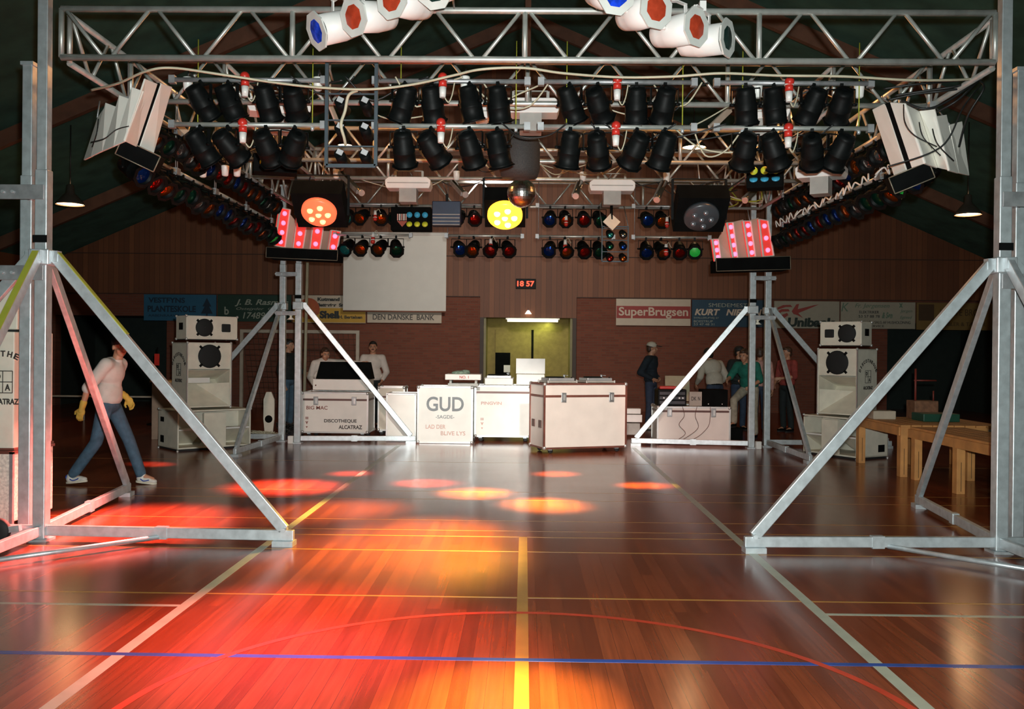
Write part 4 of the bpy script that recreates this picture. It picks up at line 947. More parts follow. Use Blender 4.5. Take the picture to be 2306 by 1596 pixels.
# stack at the left edge, side towards the camera
E = (-4.99, 8.3)
t = thing('bass_bin', 'speckled white speaker cabinet on the floor at the left picture edge', 'loudspeaker', (E[0], E[1], 0))
bevel(MB().box((0, 0, .37), (1.1, .7, .60)).build('cabinet', SPECK, t), .01)
for x in (-.545, .545): MB().beam((x, -.345, .05), (x, -.345, .68), .03, .03, up=(0, 1, 0)).build('edging', ALUD, t)
MB().box((0, 0, .675), (1.12, .72, .025)).build('lid_trim', EDGE, t)
for x in (-.45, .0, .46):
    for y in (-.28, .28): MB().tube((x, y-.02, .035), (x, y+.02, .035), .034, 12).build('caster', RUBBER, t)
t = thing('horn_speaker', 'cream speaker cabinet with arched lettering at the left picture edge', 'loudspeaker', (E[0], E[1]+.02, .695))
bevel(MB().box((0, 0, .52), (1.08, .66, 1.02)).build('cabinet', CREAM, t), .01); logo(t, at(4, 850, 7.97).x-E[0], -.334, at(4, 850, 7.97).z-.695, .95, 0)
MB().box((0, 0, .005), (1.1, .68, .02)).build('trim', EDGE, t)
t = thing('top_speaker', 'upper cream speaker cabinet at the left picture edge', 'loudspeaker', (E[0], E[1]+.02, 1.735))
bevel(MB().box((0, 0, .21), (1.04, .5, .40)).build('cabinet', CREAM, t), .01); MB().box((0, 0, .0), (1.0, .46, .02)).build('trim', RUBBER, t)
# castor dolly / cable drum by the tower feet
t = thing('wheel_pair', 'pair of black rubber wheels on the floor beside the near left tower', 'wheels', (-4.32, 7.45, 0))
for x in (-.13, .05): MB().lathe([(.03, -.03), (.09, -.03), (.10, -.015), (.10, .015), (.09, .03), (.03, .03)], 20, T((x, 0, .10)) @ RX(PI/2)).build('wheel', RUBBER, t)
MB().tube((-.2, 0, .10), (.14, 0, .10), .02, 8).beam((.05, .0, .1), (.22, .02, .12), .06, .05).build('axle', ALU, t)
t = thing('wheel_pair', 'black rubber wheel and bracket at the right edge beside the near right tower', 'wheels', (4.24, 7.5, 0))
MB().lathe([(.03, -.03), (.09, -.03), (.10, -.015), (.10, .015), (.09, .03), (.03, .03)], 20, T((0.05, 0, .10)) @ RX(PI/2)).build('wheel', RUBBER, t); MB().tube((-.12, 0, .10), (.16, 0, .10), .02, 8).build('axle', ALU, t)

# ---------------------------------------------------------------- flight cases
def case(label, loc, rz, w_, d_, h_, lidz=None, wheels=.11, body=CASEW, edge=EDGEA, latches=(), texts=(), handles=False, name='flight_case', caps=True, group='flight cases on the dance floor'):
    t = thing(name, label, 'case', loc, rz, group)
    bevel(MB().box((0, 0, wheels+h_/2), (w_, d_, h_)).build('body', body, t), .012)
    e = MB(); X, Y, z0, z1 = w_/2, d_/2, wheels, wheels+h_
    for x in (-X, X):
        for y in (-Y, Y): e.beam((x, y, z0), (x, y, z1), .028, .028, up=(0, 1, 0))
        for z in (z0, z1): e.beam((x, -Y, z), (x, Y, z), .028, .028)
    for y in (-Y, Y):
        for z in (z0, z1): e.beam((-X, y, z), (X, y, z), .028, .028)
    e.build('edging', edge, t)
    if caps:
        c = corner_caps(t, w_, d_, h_, EDGEA, .034)
        for v in c.data.vertices: v.co.z += wheels
    if lidz:
        MB().box((0, 0, lidz), (w_+.012, d_+.012, .035)).build('lid_band', edge if edge is EDGE else mat('dark_lid_band', (.12, .06, .05), .4, .3), t)
        for x in latches:
            o = bevel(MB().box((x, -Y-.012, lidz-.02), (.085, .02, .15)).build('latch', mat('grey_latch', (.42, .44, .45), .35, .7), t), .006); MB().box((x+.01, -Y-.026, lidz-.02), (.03, .012, .09)).build('latch_lever', EDGEA, o)
    if wheels > .03:
        for x in (-X*.82, X*.82):
            for y in (-Y*.75, Y*.75):
                o = MB().lathe([(.015, -.016), (.038, -.016), (.042, 0), (.038, .016), (.015, .016)], 14, T((x+.01, y, .042)) @ RX(PI/2)).build('caster', RUBBER, t)
                MB().box((x, y, wheels-.02), (.06, .05, .04)).beam((x, y, wheels), (x+.01, y, .05), .03, .012).build('caster_fork', ALU, o)
    if handles:
        for y in (-d_*.22, d_*.26): bevel(MB().box((-X-.004, y, wheels+h_*.37), (.016, .13, .12)).build('side_handle', mat('dark_handle', (.12, .06, .05), .4, .3), t), .01)
    for k, (s_, x, z, tw, th_, c, bold) in enumerate(texts):
        q = MB(); text_mb(s_, tw, th_, T((x, -Y-.004, z)), q, bold=bold, depth=.001)
        q.build('lettering', mat('print_%s' % c[0], c[1], .6), t)
    return t
PR, PB, PG_, PF = ('brown_red', (.22, .06, .04)), ('black', (.05, .045, .04)), ('grey', (.22, .24, .25)), ('faded_pink', (.60, .36, .30))
p = fl(759, 983)
def arrows(x, z, c): return [('III', x, z+.10, .05, .045, c, .03), ('V', x, z+.02, .05, .05, c, .08), ('v', x, z-.06, .035, .03, c, .08)]
case('flight case lettered BIG MAC and DISCOTHEQUE ALCATRAZ by the far left tower', (p.x+.05, 16.75, 0), 0, 1.17, .7, .70, .70, .12, latches=(-.34, .34),
     texts=[('BIG MAC', -.32, .555, .38, .065, PR, .012), ('DISCOTHEQUE', .10, .32, .58, .07, PB, .03), ('ALCATRAZ', .28, .215, .42, .07, PB, .03)]+arrows(-.50, .27, PR))
t = thing('mixing_desk', 'black slanted back of a mixing desk on the lettered flight case', 'mixing desk', (p.x+.13, 16.8, .87))
MB().prism([(-.5, 0), (.5, 0), (.5, .19), (-.5, .19)], -.30, .25).build('base', CASEW, t)
MB().add([(-.48, -.16, .195), (.52, -.16, .195), (.48, .02, .50), (-.44, .02, .50), (-.48, .25, .195), (.52, .25, .195), (.48, .08, .50), (-.44, .08, .50)], [(0, 1, 2, 3), (5, 4, 7, 6), (0, 4, 5, 1), (3, 2, 6, 7), (0, 3, 7, 4), (1, 5, 6, 2)]).build('panel_back', MATBLK, t)
MB().ball((-.45, -.302, .08), (.014, .006, .014), 8, 5).build('socket', EDGE, t)
p = at(901, 998, 15.95)
case('narrow plain white case standing between the lettered cases', (p.x, 16.35, 0), 0, .50, .6, .81, None, .02, caps=False)
q = at(885, 885, 17.4)
t = case('small beige rack case with latch behind the narrow white case', (q.x, 17.4, 0), 0, .48, .4, .80, .72, .1, body=CREAM, latches=(-.02,))
case('white case with large grey lettering GUD, second line SAGDE', (at(1001, 1000, 15.75).x, 16.1, 0), 0, .93, .6, .95, None, .02, caps=True,
     texts=[('GUD', -.0, .68, .64, .25, PG_, .02), ('-SAGDE-', .0, .46, .32, .06, PG_, .01), ('LAD DER', -.16, .29, .34, .07, PF, .01), ('BLIVE LYS', .14, .18, .42, .07, PF, .01)])
case('white flight case lettered PINGVIN on castors', (at(1131, 995, 16.1).x, 16.55, 0), 0, .96, .7, .88, .87, .10, latches=(), texts=[('PINGVIN', -.20, .68, .36, .055, PF, .02)]+arrows(-.36, .3, PF))
a = R(20); c0 = placed((.33, 14.35), a, -.68, -.31)
case('large pinkish white flight case on castors with two latches, nearest the dance floor', (c0.x, c0.y, 0), a, 1.40, .62, 1.0, .90, .09, body=CASEP, edge=EDGE, latches=(-.38, .44), handles=True)
# right hand case and gear
p = at(1564, 998, 16.0)
case('low white flight case with cables hanging over it beside the far right tower', (p.x, 16.45, 0), 0, 1.25, .7, .62, .58, .03, latches=(-.42, .34), body=CASEW)
q = MB(); px_ = p.x
for x0, pts in ((-.2, [(.0, .66), (.03, .5), (-.06, .35), (.05, .2), (-.1, .08)]), (.05, [(.0, .66), (-.03, .5), (.02, .3), (-.2, .12), (-.4, .03)]), (.28, [(0, .66), (.0, .5), (-.05, .3), (-.3, .1), (-.7, .05)])):
    q.path([(x0+x, -.372-.01*i, z) for i, (x, z) in enumerate(pts)], .005)
q = q.build('hanging_cables', mat('brown_cable', (.15, .05, .03), .5)); q.location = (px_, 16.45, .0); tag(q, 'thin brown cables hanging over the low white case', 'cable', None, 'stuff')
def box_thing(name, label, cat, loc, size, m, rz=0, extra=None, bv=.01):
    t = thing(name, label, cat, loc, rz); bevel(MB().box((0, 0, size[2]/2), size).build('body', m, t), bv)
    if extra: extra(t)
    return t
def amp_extra(t):
    for k in range(3): MB().box((0, -.205, .06+.08*k), (.44, .01, .05)).build('front_panel', mat('dark_panel', (.05, .05, .055), .35, .4), t)
    for x in (-.15, 0, .12, .18): MB().tube((x, -.21, .14), (x, -.235, .14), .014, 8).build('knob', EDGEA, t)
box_thing('amplifier_rack', 'black amplifier rack standing on the low white case', 'amplifier', (px_-.36, 16.4, .665), (.50, .4, .29), BLACK, extra=amp_extra)
box_thing('red_folder', 'red topped box lying on the amplifier rack', 'box', (px_-.42, 16.4, .957), (.3, .26, .05), PLUGR)
def card_extra(t):
    q = MB(); text_mb('DK', .09, .07, T((-.03, -.018, .13)), q, bold=.02); text_mb('N', .04, .07, T((.06, -.018, .13)), q, bold=.02); q.build('lettering', mat('print_black', (.05, .045, .04), .6), t)
box_thing('sign_card', 'small pale card sign standing on the low white case', 'sign', (px_+.06, 16.28, .665), (.22, .03, .25), mat('grey_card', (.40, .38, .33), .7), extra=card_extra, bv=.004)
def mon_extra(t):
    for x in (-.12, .12): MB().ball((x, -.215, .04), (.012, .006, .012), 8, 5).build('socket', EDGEA, t)
box_thing('monitor_box', 'black box standing at the right end of the low white case', 'monitor', (px_+.40, 16.45, .665), (.44, .42, .29), MATBLK, extra=mon_extra)
q = at(1530, 865, 17.3)
t = thing('open_lid_case', 'beige case with raised lid between the two standing men', 'case', (q.x, 17.3, 0))
bevel(MB().box((0, 0, .35), (.5, .5, .62)).build('body', CREAM, t), .01); MB().box((0, .24, .92), (.46, .03, .48), Euler((R(-8), 0, 0)).to_matrix()).build('raised_lid', mat('olive_cream_lid', (.42, .38, .24), .6), t)
# small things by the low case
for (x, y, z, s_, n, m) in ((1425, 925, 17.4, (.28, .2, .10), 'upper', PLUGW), (1424, 941, 17.4, (.34, .25, .14), 'middle', WHITE), (1422, 965, 17.4, (.3, .2, .22), 'lowest', GREY)):
    p = at(x, y, z)
    t = box_thing('equipment_box', 'small pale equipment box, %s of the pile left of the capped man' % n, 'box', (p.x, z, max(.0, p.z-s_[2]/2)), s_, m)
    t['group'] = 'pile left of the capped man'
for o_ in [o for o in bpy.data.objects if o.name.startswith('equipment_box')]:
    pass
cab = MB()
for k in range(12):
    P = [(random.uniform(-.25, .25), random.uniform(-.15, .15), random.uniform(.02, .3)) for _ in range(6)]; cab.path(P, .009, 5)
o = cab.build('cable_heap', CABB); o.location = (-4.2, 16.6, 0); tag(o, 'dark heap of coiled cables behind the far left tower', 'cables', None, 'stuff')
cab = MB()
for k in range(9):
    P = [(random.uniform(-.25, .25), random.uniform(-.15, .15), random.uniform(.02, .16)) for _ in range(6)]; cab.path(P, .009, 5)
o = cab.build('cable_heap', CABW); o.location = (-4.55, 16.1, 0); tag(o, 'pale tangle of cables on the floor left of the far left tower', 'cables', None, 'stuff')
def plugbox(px, py, Y, lab): 
    p = at(px, py, Y); box_thing('junction_box', lab, 'box', (p.x, Y, 0), (.09, .09, .13), PLUGW)
plugbox(655, 985, 15.55, 'small white box on the floor between the far left tower posts'); plugbox(1708, 990, 15.5, 'small white box on the floor between the far right tower posts')
for px_s, lab, x_ in ((655, 'left', -3.99), (1706, 'right', 3.99)):
    p = at(px_s, 713 if x_ < 0 else 724, 15.72)
    t = thing('double_cone_lamp', 'small bright hourglass fitting between the far %s tower posts' % lab, 'lamp', (p.x, 15.72, p.z)); MB().lathe([(.07, -.05), (.02, -.01), (.02, .01), (.07, .05)], 14).build('body', mat('bright_cream_metal', (.9, .85, .7), .3), t)

# ---------------------------------------------------------------- turntables and small cases on the cases
def turntable(loc, rz, label, w_=.50, d_=.42, h_=.12, case_m=CASEW):
    t = thing('turntable', label, 'turntable', loc, rz, 'turntables on the cases')
    bevel(MB().box((0, 0, h_/2), (w_, d_, h_)).build('case_tray', case_m, t), .01)
    bevel(MB().box((0, 0, h_+.022), (w_*.86, d_*.84, .045)).build('plinth', mat('silver_deck', (.45, .46, .47), .35, .5), t), .006)
    MB().lathe([(.15, 0), (.15, .014), (.001, .016)], 28, T((-.05, 0, h_+.047)), closed=False).build('platter', MATBLK, t)
    a_ = MB().tube((.16, .12, h_+.04), (.16, .12, h_+.09), .018, 10); a_.tube((.16, .12, h_+.08), (.14, -.08, h_+.08), .006, 6); a_.build('tone_arm', ALU, t)
    for x in (-.17, .17): MB().tube((x, -d_*.38, h_+.04), (x, -d_*.38, h_+.06), .014, 8).build('knob', BLACK, t)
    corner_caps(t, w_, d_, h_, EDGEA, .016)
p = at(1044, 860, 16.1)
def no_extra(t):
    q = MB(); text_mb('NO. 1', .16, .05, T((.02, -.232, .11)), q, bold=.03); q.build('lettering', mat('print_faded_red', (.5, .12, .1), .6), t)
    o = MB().prism([(-.26, -.0), (.26, 0), (.26, -.05), (-.26, -.05)], -.2, .2); o.build('tray_foot', GREY, t)
t = thing('flight_tray', 'white tray case lettered NO. 1 on top of the GUD case', 'case', (p.x, 16.15, 1.03))
bevel(MB().box((0, 0, .11), (.62, .46, .10)).build('body', CASEP, t), .01); no_extra(t)
MB().beam((-.22, 0, -.02), (-.22, 0, .06), .04, .3).beam((.22, 0, -.02), (.22, 0, .06), .04, .3).build('feet', GREY, t)
turn = thing('folded_cloth', 'small grey green heap lying on the tray case', 'cloth', (p.x-.05, 16.15, 1.19)); MB().ball((0, 0, .02), (.17, .12, .04), 14, 6).ball((.08, -.02, .04), (.08, .06, .035), 12, 6).build('heap', mat('grey_green_cloth', (.16, .22, .16), .8, var=.5, scale=30), turn)
turntable((at(1124, 860, 16.4).x, 16.45, 1.0), 0, 'turntable in a white tray on the PINGVIN case')
def lid_extra(t): MB().box((0, .14, .33), (.52, .03, .27)).build('raised_lid', WHITE, t)
box_thing('record_case', 'white record case with raised white lid behind the large case', 'case', (at(1192, 860, 16.5).x+.02, 16.5, 1.0), (.50, .36, .19), CASEW, extra=lid_extra)
for k, (x, lab) in enumerate(((1262, 'left'), (1338, 'right'))):
    lc = RZ(a) @ Vector((-.34+.66*k, .04, 0))
    turntable((c0.x+lc.x, c0.y+lc.y, 1.105), a, '%s hand low turntable on the large pinkish case' % lab, h_=.03, case_m=GREY)

# ---------------------------------------------------------------- pine tables at the right
def pine_table(label, x0, x1, y0, y1, h_, legs, slats=True):
    t = thing('pine_table', label, 'table', ((x0+x1)/2, (y0+y1)/2, 0), 0, 'rough pine tables'); cx_, cy_ = (x0+x1)/2, (y0+y1)/2
    n = max(3, int((y1-y0)/.14)); b = MB()
    top = MB()
    for k in range(int((x1-x0)/.14)):
        xx = x0+.07+.14*k-cx_; top.box((xx, 0, h_-.014), (.125, y1-y0, .028))
    top.build('tabletop_boards', PINE, t)
    for q, w_ in ((((x0-cx_, y0-cy_, h_-.08), (x0-cx_, y1-cy_, h_-.08)), 0), (((x1-cx_, y0-cy_, h_-.08), (x1-cx_, y1-cy_, h_-.08)), 0), (((x0-cx_, y0-cy_, h_-.08), (x1-cx_, y0-cy_, h_-.08)), 0), (((x0-cx_, y1-cy_, h_-.08), (x1-cx_, y1-cy_, h_-.08)), 0)):
        MB().beam(*q, .04, .11).build('apron', PINE, t)
    for x, y in legs:
        bevel(MB().box((x-cx_, y-cy_, (h_-.03)/2), (.095, .12, h_-.03)).build('leg', PINE, t), .004)
        MB().box((x-cx_, y-cy_-.063, h_*.3), (.006, .006, h_*.5)).build('leg_groove', mat('dark_gap', (.15, .08, .03), .8), t)
    for x in (x0+.5, x1-.3): MB().box((x-cx_, y0-cy_-.023, h_-.08), (.09, .006, .07)).build('metal_plate', ALU, t)
    return t
pine_table('rough pine table standing farther back, with crates on it', 4.92, 6.4, 12.15, 13.75, .68, [(4.97, 13.7), (4.97, 12.2), (5.66, 13.55), (6.3, 12.3), (6.3, 13.6)])
pine_table('rough pine table nearer the right tower', 4.98, 5.75, 8.6, 12.0, .67, [(5.03, 10.75), (5.70, 10.9), (5.03, 8.7), (5.70, 8.7), (5.03, 11.9), (5.70, 11.9)])
box_thing('green_crate', 'dark green flat crate on the farther pine table', 'crate', (5.75, 13.0, .68), (.5, .4, .11), mat('dark_green_plastic', (.01, .07, .04), .5))
def stand_extra(t):
    MB().tube((-.10, 0, .2), (-.10, 0, .72), .016, 8).tube((-.12, 0, .55), (.2, 0, .55), .012, 6).tube((.16, 0, .24), (.16, 0, .4), .012, 6).build('upright', mat('dark_red_metal', (.20, .03, .02), .5), t)
box_thing('wooden_crate', 'brown wooden crate with dark red stand on the farther pine table', 'crate', (5.78, 13.5, .68), (.34, .3, .26), mat('brown_crate_wood', (.22, .10, .05), .7, var=.3, scale=14), extra=stand_extra)
box_thing('paper_box', 'pale carton with printing on the farther pine table', 'box', (5.12, 13.3, .68), (.32, .22, .12), mat('pale_carton', (.5, .42, .32), .7))
# dark gear beyond
t = thing('covered_heap', 'brownish grey covered heap behind the pine tables at right', 'heap', (6.3, 11.3, 0))
MB().ball((0, 0, .82), (.42, .45, .34), 20, 10).ball((.2, .1, .5), (.6, .55, .5), 20, 10).build('cover', mat('brown_grey_tarpaulin', (.10, .08, .055), .8, var=.4, scale=5, bump=.5), t)
t = thing('red_sign_stand', 'thin stand with small red plate behind the far left loudspeakers', 'stand', (-7.6, 19.0, 0))
MB().tube((0, 0, 0), (0, 0, 1.6), .015, 8).build('pole', MATBLK, t); MB().box((0, -.02, 1.35), (.10, .02, .24)).build('red_plate', PLUGR, t); MB().lathe([(.2, 0), (.2, .03), (.02, .05)], 14).build('base', MATBLK, t)
t = thing('wooden_crate', 'pinkish wooden box behind the far left bass bin', 'crate', (-6.1, 16.2, 0)); bevel(MB().box((0, 0, .5), (.75, .5, 1.0)).build('body', mat('pinkish_board', (.42, .28, .20), .7), t), .01); MB().box((0, 0, 1.01), (.8, .55, .03)).build('lid', PINE, t)
t = thing('guitar_case_bag', 'upright cream instrument board left of the far left tower', 'panel', (at(618, 940, 17.0).x-.1, 17.0, 0))
MB().prism([(-.07, 0), (.07, 0), (.10, .3), (.10, .66), (.04, .80), (-.05, .80), (-.10, .66), (-.10, .3)], -.02, .02).build('board', CREAM, t); MB().tube((.0, -.021, .3), (.0, -.03, .3), .07, 14).build('round_hole', MATBLK, t)
# ---------------------------------------------------------------- people
def skinmat(name, c): return mat(name, c, .5, var=.08, scale=12)
def jm(name, c, v=.25, s=14): return mat(name, c, .85, var=v, scale=s, bump=.15)
SKIN = skinmat('skin', (.50, .25, .15)); HAIRD = mat('dark_hair', (.015, .012, .010), .5, var=.4, scale=60, bump=.3); HAIRB = mat('brown_hair', (.06, .03, .018), .5, var=.4, scale=60, bump=.3)
EYEW, EYED, LIP = mat('eye_white', (.6, .55, .5), .3), mat('iris_dark', (.02, .015, .01), .2), mat('lips', (.35, .10, .08), .5)
def capsule(mb, p, q, r0_, r1_, flat=1.0):
    mb.tube(p, q, r0_, 14, r1_); mb.ball(p, r0_, 14, 8); mb.ball(q, r1_, 14, 8)
def rem(o, vox, sm=6, fac=.5):
    m = o.modifiers.new('remesh', 'REMESH'); m.mode = 'VOXEL'; m.voxel_size = vox; m.use_smooth_shade = True
    s_ = o.modifiers.new('smooth', 'SMOOTH'); s_.factor = fac; s_.iterations = sm
    return o
DEF = dict(pelvis=(0, 0, .95), waist=(0, 0, 1.10), chest=(0, 0, 1.32), neck=(0, .0, 1.50), head=(0, -.02, 1.645),
  sL=(.185, .0, 1.43), eL=(.24, .03, 1.14), wL=(.24, -.06, .90), sR=(-.185, .0, 1.43), eR=(-.24, .03, 1.14), wR=(-.24, -.06, .90),
  hL=(.09, 0, .92), kL=(.10, -.02, .50), aL=(.11, .02, .085), hR=(-.09, 0, .92), kR=(-.10, -.02, .50), aR=(-.11, .02, .085), fL=None, fR=None, face=0.0, nod=0.0)
def person(label, loc, rz, shirt, trousers, hair, pose=None, sleeves='long', gloves=None, shoes=None, cap=None, scale=1.0, swoosh=False, moustache=False, hands=True, legs=True):
    P = dict(DEF); P.update(pose or {}); V = {k: Vector(v) for k, v in P.items() if isinstance(v, tuple)}
    t = thing('person', label, 'person', loc, rz); t.scale = (scale,)*3
    b = MB(); H = V['head']; FR = RZ(P['face']) @ RX(P['nod'])
    def hp(x, y, z): return H+(FR @ Vector((x, y, z)))
    # head, neck
    b.ball(hp(0, .012, .03), (.076, .095, .088), 20, 12, FR); b.ball(hp(0, -.028, -.045), (.056, .062, .066), 18, 10, FR); b.ball(hp(0, -.055, -.085), (.030, .028, .024), 12, 8, FR)
    b.ball(hp(0, -.098, -.018), (.013, .020, .024), 10, 6, FR); b.ball(hp(0, -.088, .012), (.010, .014, .03), 10, 6, FR); b.ball(hp(0, -.076, .035), (.05, .02, .012), 12, 6, FR)
    for s_ in (-1, 1): b.ball(hp(s_*.078, .012, -.008), (.010, .02, .032), 10, 6, FR); b.ball(hp(s_*.042, -.052, -.035), (.024, .026, .022), 10, 6, FR)
    b.ball(hp(0, -.088, -.052), (.026, .012, .010), 10, 6, FR)
    capsule(b, V['neck']-Vector((0, 0, .05)), hp(0, .02, -.05), .062, .054)
    # torso under the clothes
    b.ball(V['chest'], (.145, .095, .17), 18, 10); b.ball(V['waist'], (.125, .085, .15), 18, 10); b.ball(V['pelvis'], (.14, .10, .11), 18, 10)
    for s_ in 'LR':
        capsule(b, V['s'+s_], V['e'+s_], .050, .040); capsule(b, V['e'+s_], V['w'+s_], .040, .027); capsule(b, V['chest']+Vector((0, 0, .10)), V['s'+s_], .07, .05)
        capsule(b, V['h'+s_], V['k'+s_], .078, .052); capsule(b, V['k'+s_], V['a'+s_], .052, .036)
        capsule(b, V['a'+s_], V['a'+s_]+Vector((0, -.13, -.045)), .035, .028)
    def hand(mb, s_, k=1.0, fat=1.0):
        e, w_ = V['e'+s_], V['w'+s_]; d = (w_-e).normalized(); f = P['f'+s_]
        if f: d = (d+Vector(f)).normalized()
        sd = d.cross(Vector((1, 0, 0))); sd = sd.normalized() if sd.length > .1 else Vector((0, 1, 0)); n = sd.cross(d)      # sd = across the palm
        pc = w_+d*.045; M = Matrix(((sd.x, n.x, d.x), (sd.y, n.y, d.y), (sd.z, n.z, d.z)))
        mb.ball(pc, (.040*fat, .018*fat, .052), 14, 8, M.to_4x4()); capsule(mb, w_-d*.03, w_+d*.03, .026*fat, .026*fat)
        cs = -1 if s_ == 'L' else 1; cn = n*cs
        for i, (o_, L_) in enumerate(((-.030, .072), (-.010, .082), (.010, .078), (.030, .062))):
            a0 = pc+d*.04+sd*o_; a1 = a0+d*L_*.5*k+cn*.008; a2 = a1+d*L_*.32*k+cn*.028; capsule(mb, a0, a1, .0095*fat, .009*fat); capsule(mb, a1, a2, .009*fat, .008*fat)
        t0_ = pc-d*.012-sd*.034; t1 = t0_-sd*.030+d*.03+cn*.012; capsule(mb, t0_, t1, .012*fat, .010*fat); capsule(mb, t1, t1+d*.028+cn*.006, .010*fat, .009*fat)
    if not gloves:
        for s_ in 'LR': hand(b, s_)
    rem(b.build('body', SKIN, t), .0085, 3)
    # face
    for s_ in (-1, 1):
        o = MB().ball(hp(s_*.031, -.075, .006), (.013, .008, .008), 10, 6, FR).build('eye', EYEW, t); MB().ball(hp(s_*.031, -.0815, .006), (.006, .004, .006), 8, 6, FR).build('iris', EYED, o)
        MB().ball(hp(s_*.032, -.086, .026), (.020, .006, .005), 10, 5, FR).build('eyebrow', hair, t)
    MB().ball(hp(0, -.096, -.053), (.022, .006, .007), 10, 5, FR).build('lips', LIP, t)
    if moustache: MB().ball(hp(0, -.100, -.040), (.030, .010, .008), 10, 5, FR).build('moustache', hair, t)
    h = MB(); h.ball(hp(0, .026, .048), (.086, .094, .088), 20, 12, FR); h.ball(hp(0, .058, -.01), (.074, .058, .078), 18, 10, FR); h.ball(hp(0, -.045, .092), (.06, .045, .032), 14, 8, FR)
    rem(h.build('hair', hair, t), .009, 4)
    if cap:
        c = MB(); c.ball(hp(0, .012, .070), (.093, .106, .075), 22, 12, FR); co = rem(c.build('cap', cap, t), .008, 2)
        bm = MB(); bd = 1 if P.get('back') else -1
        bm.ball(hp(0, .135*bd*(1 if bd < 0 else .9), .050), (.072, .075, .010), 18, 6, FR @ RX(R(8)*-bd)); bm.build('cap_peak', P.get('peak') or cap, co)
    # shirt
    K = P.get('bulk', 1.12)
    sh = MB(); nk = V['neck']; ch = V['chest']
    sh.ball(ch+Vector((0, 0, .02)), (.178*K, .124*K, .18), 20, 12); sh.ball(V['waist'], (.162*K, .122*K, .17), 20, 12); sh.ball((V['waist']+V['pelvis'])/2, (.164*K, .126*K, .10), 20, 10)
    capsule(sh, ch, V['waist'], .125, .125); capsule(sh, ch, nk-Vector((0, 0, .055)), .11, .068)
    for s_ in 'LR':
        capsule(sh, ch+Vector((0, 0, .085)), V['s'+s_], .088*K, .070*K); capsule(sh, V['s'+s_], V['e'+s_], .070*K, .060*K)
        if sleeves == 'long': capsule(sh, V['e'+s_], V['e'+s_].lerp(V['w'+s_], .88), .060*K, .042)
        elif sleeves == 'half': pass
    so = rem(sh.build('shirt', shirt, t), .011, 5)
    if P.get('collar'): MB().lathe([(.064, -.01), (.070, .012), (.064, .022)], 18, T(nk-Vector((0, 0, .03))), closed=False).build('collar', P['collar'], so)
    tr_ = MB(); tr_.ball(V['pelvis']-Vector((0, 0, .01)), (.158, .122, .10), 20, 10)
    for s_ in 'LR':
        capsule(tr_, V['h'+s_], V['k'+s_], .093, .070); capsule(tr_, V['k'+s_], V['k'+s_].lerp(V['a'+s_], .93), .070, .062)
    rem(tr_.build('trousers', trousers, t), .011, 5)
    MB().lathe([(.150, -.016), (.154, 0), (.150, .016)], 24, T(V['pelvis']+Vector((0, 0, .035))) @ Matrix.Diagonal((1, .78, 1, 1)), closed=False).build('belt', MATBLK, t)
    for s_ in 'LR':
        a_ = V['a'+s_]; z0 = P.get('z'+s_, a_.z-.085); pt_ = P.get('pitch'+s_, 0)
        M = T((a_.x, a_.y, a_.z-.085+.0)) @ RX(pt_)
        so_ = MB(); so_.ball((0, .01, .05), (.044, .055, .052), 16, 8); so_.ball((0, -.07, .042), (.045, .085, .036), 16, 8); so_.ball((0, -.13, .034), (.043, .05, .028), 16, 8); so_.ball((0, .0, .09), (.042, .05, .03), 14, 8)
        s2 = MB(); 
        for v in so_.v: v.z = max(v.z, .012)
        for i_ in range(len(so_.v)): so_.v[i_] = M @ so_.v[i_]
        sho = rem(so_.build('shoe', shoes or MATBLK, t), .009, 3)
        sl_ = MB(); n_ = 20; out = [(.046*math.cos(2*PI*k/n_)*(1.0 if math.sin(2*PI*k/n_) > 0 else 1.04), -.055+.125*math.sin(2*PI*k/n_)) for k in range(n_)]
        sl_.add([M @ Vector((x, y, .0)) for x, y in out]+[M @ Vector((x, y, .022)) for x, y in out], [list(range(n_-1, -1, -1)), list(range(n_, 2*n_))]+[(k, (k+1) % n_, n_+(k+1) % n_, n_+k) for k in range(n_)])
        sl_.build('sole', (mat('cream_sole', (.62, .58, .46), .6) if swoosh else RUBBER), sho)
        if swoosh:
            for sx in (-1, 1):
                q = MB(); pts = [(sx*.0475, .0, .052), (sx*.0490, -.03, .034), (sx*.0485, -.06, .036), (sx*.0465, -.10, .05)]
                q.path([M @ Vector(k) for k in pts], .0065, 6); q.build('blue_stripe', mat('blue_stripe', (.02, .06, .35), .5), sho)
            MB().ball(M @ Vector((0, .052, .075)), (.030, .014, .028), 10, 6).build('heel_tab', mat('blue_stripe', (.02, .06, .35), .5), sho)
    if gloves:
        for s_ in 'LR':
            gm = MB(); hand(gm, s_, 1.0, 1.28); e, w_ = V['e'+s_], V['w'+s_]; d = (w_-e).normalized(); capsule(gm, w_-d*.07, w_, .040, .034)
            rem(gm.build('glove', gloves, t), .006, 2)
    return t
WS, CS = jm('white_shirt_cloth', (.66, .62, .56), .06), jm('cream_sweater', (.50, .46, .38), .08)
JEAN, DJ = jm('faded_blue_denim', (.06, .115, .17)), jm('dark_denim', (.03, .05, .09)); NAVY, DK = jm('navy_sweater', (.010, .020, .030)), jm('dark_jacket', (.012, .018, .018))
GREENS, BEIGE, REDS, PINK = jm('green_shirt_cloth', (.01, .14, .10)), jm('beige_cotton', (.38, .34, .26)), jm('red_shirt_cloth', (.30, .05, .04)), jm('pink_cloth', (.55, .30, .26))
p = fl(243, 1091); s_ = 1.0
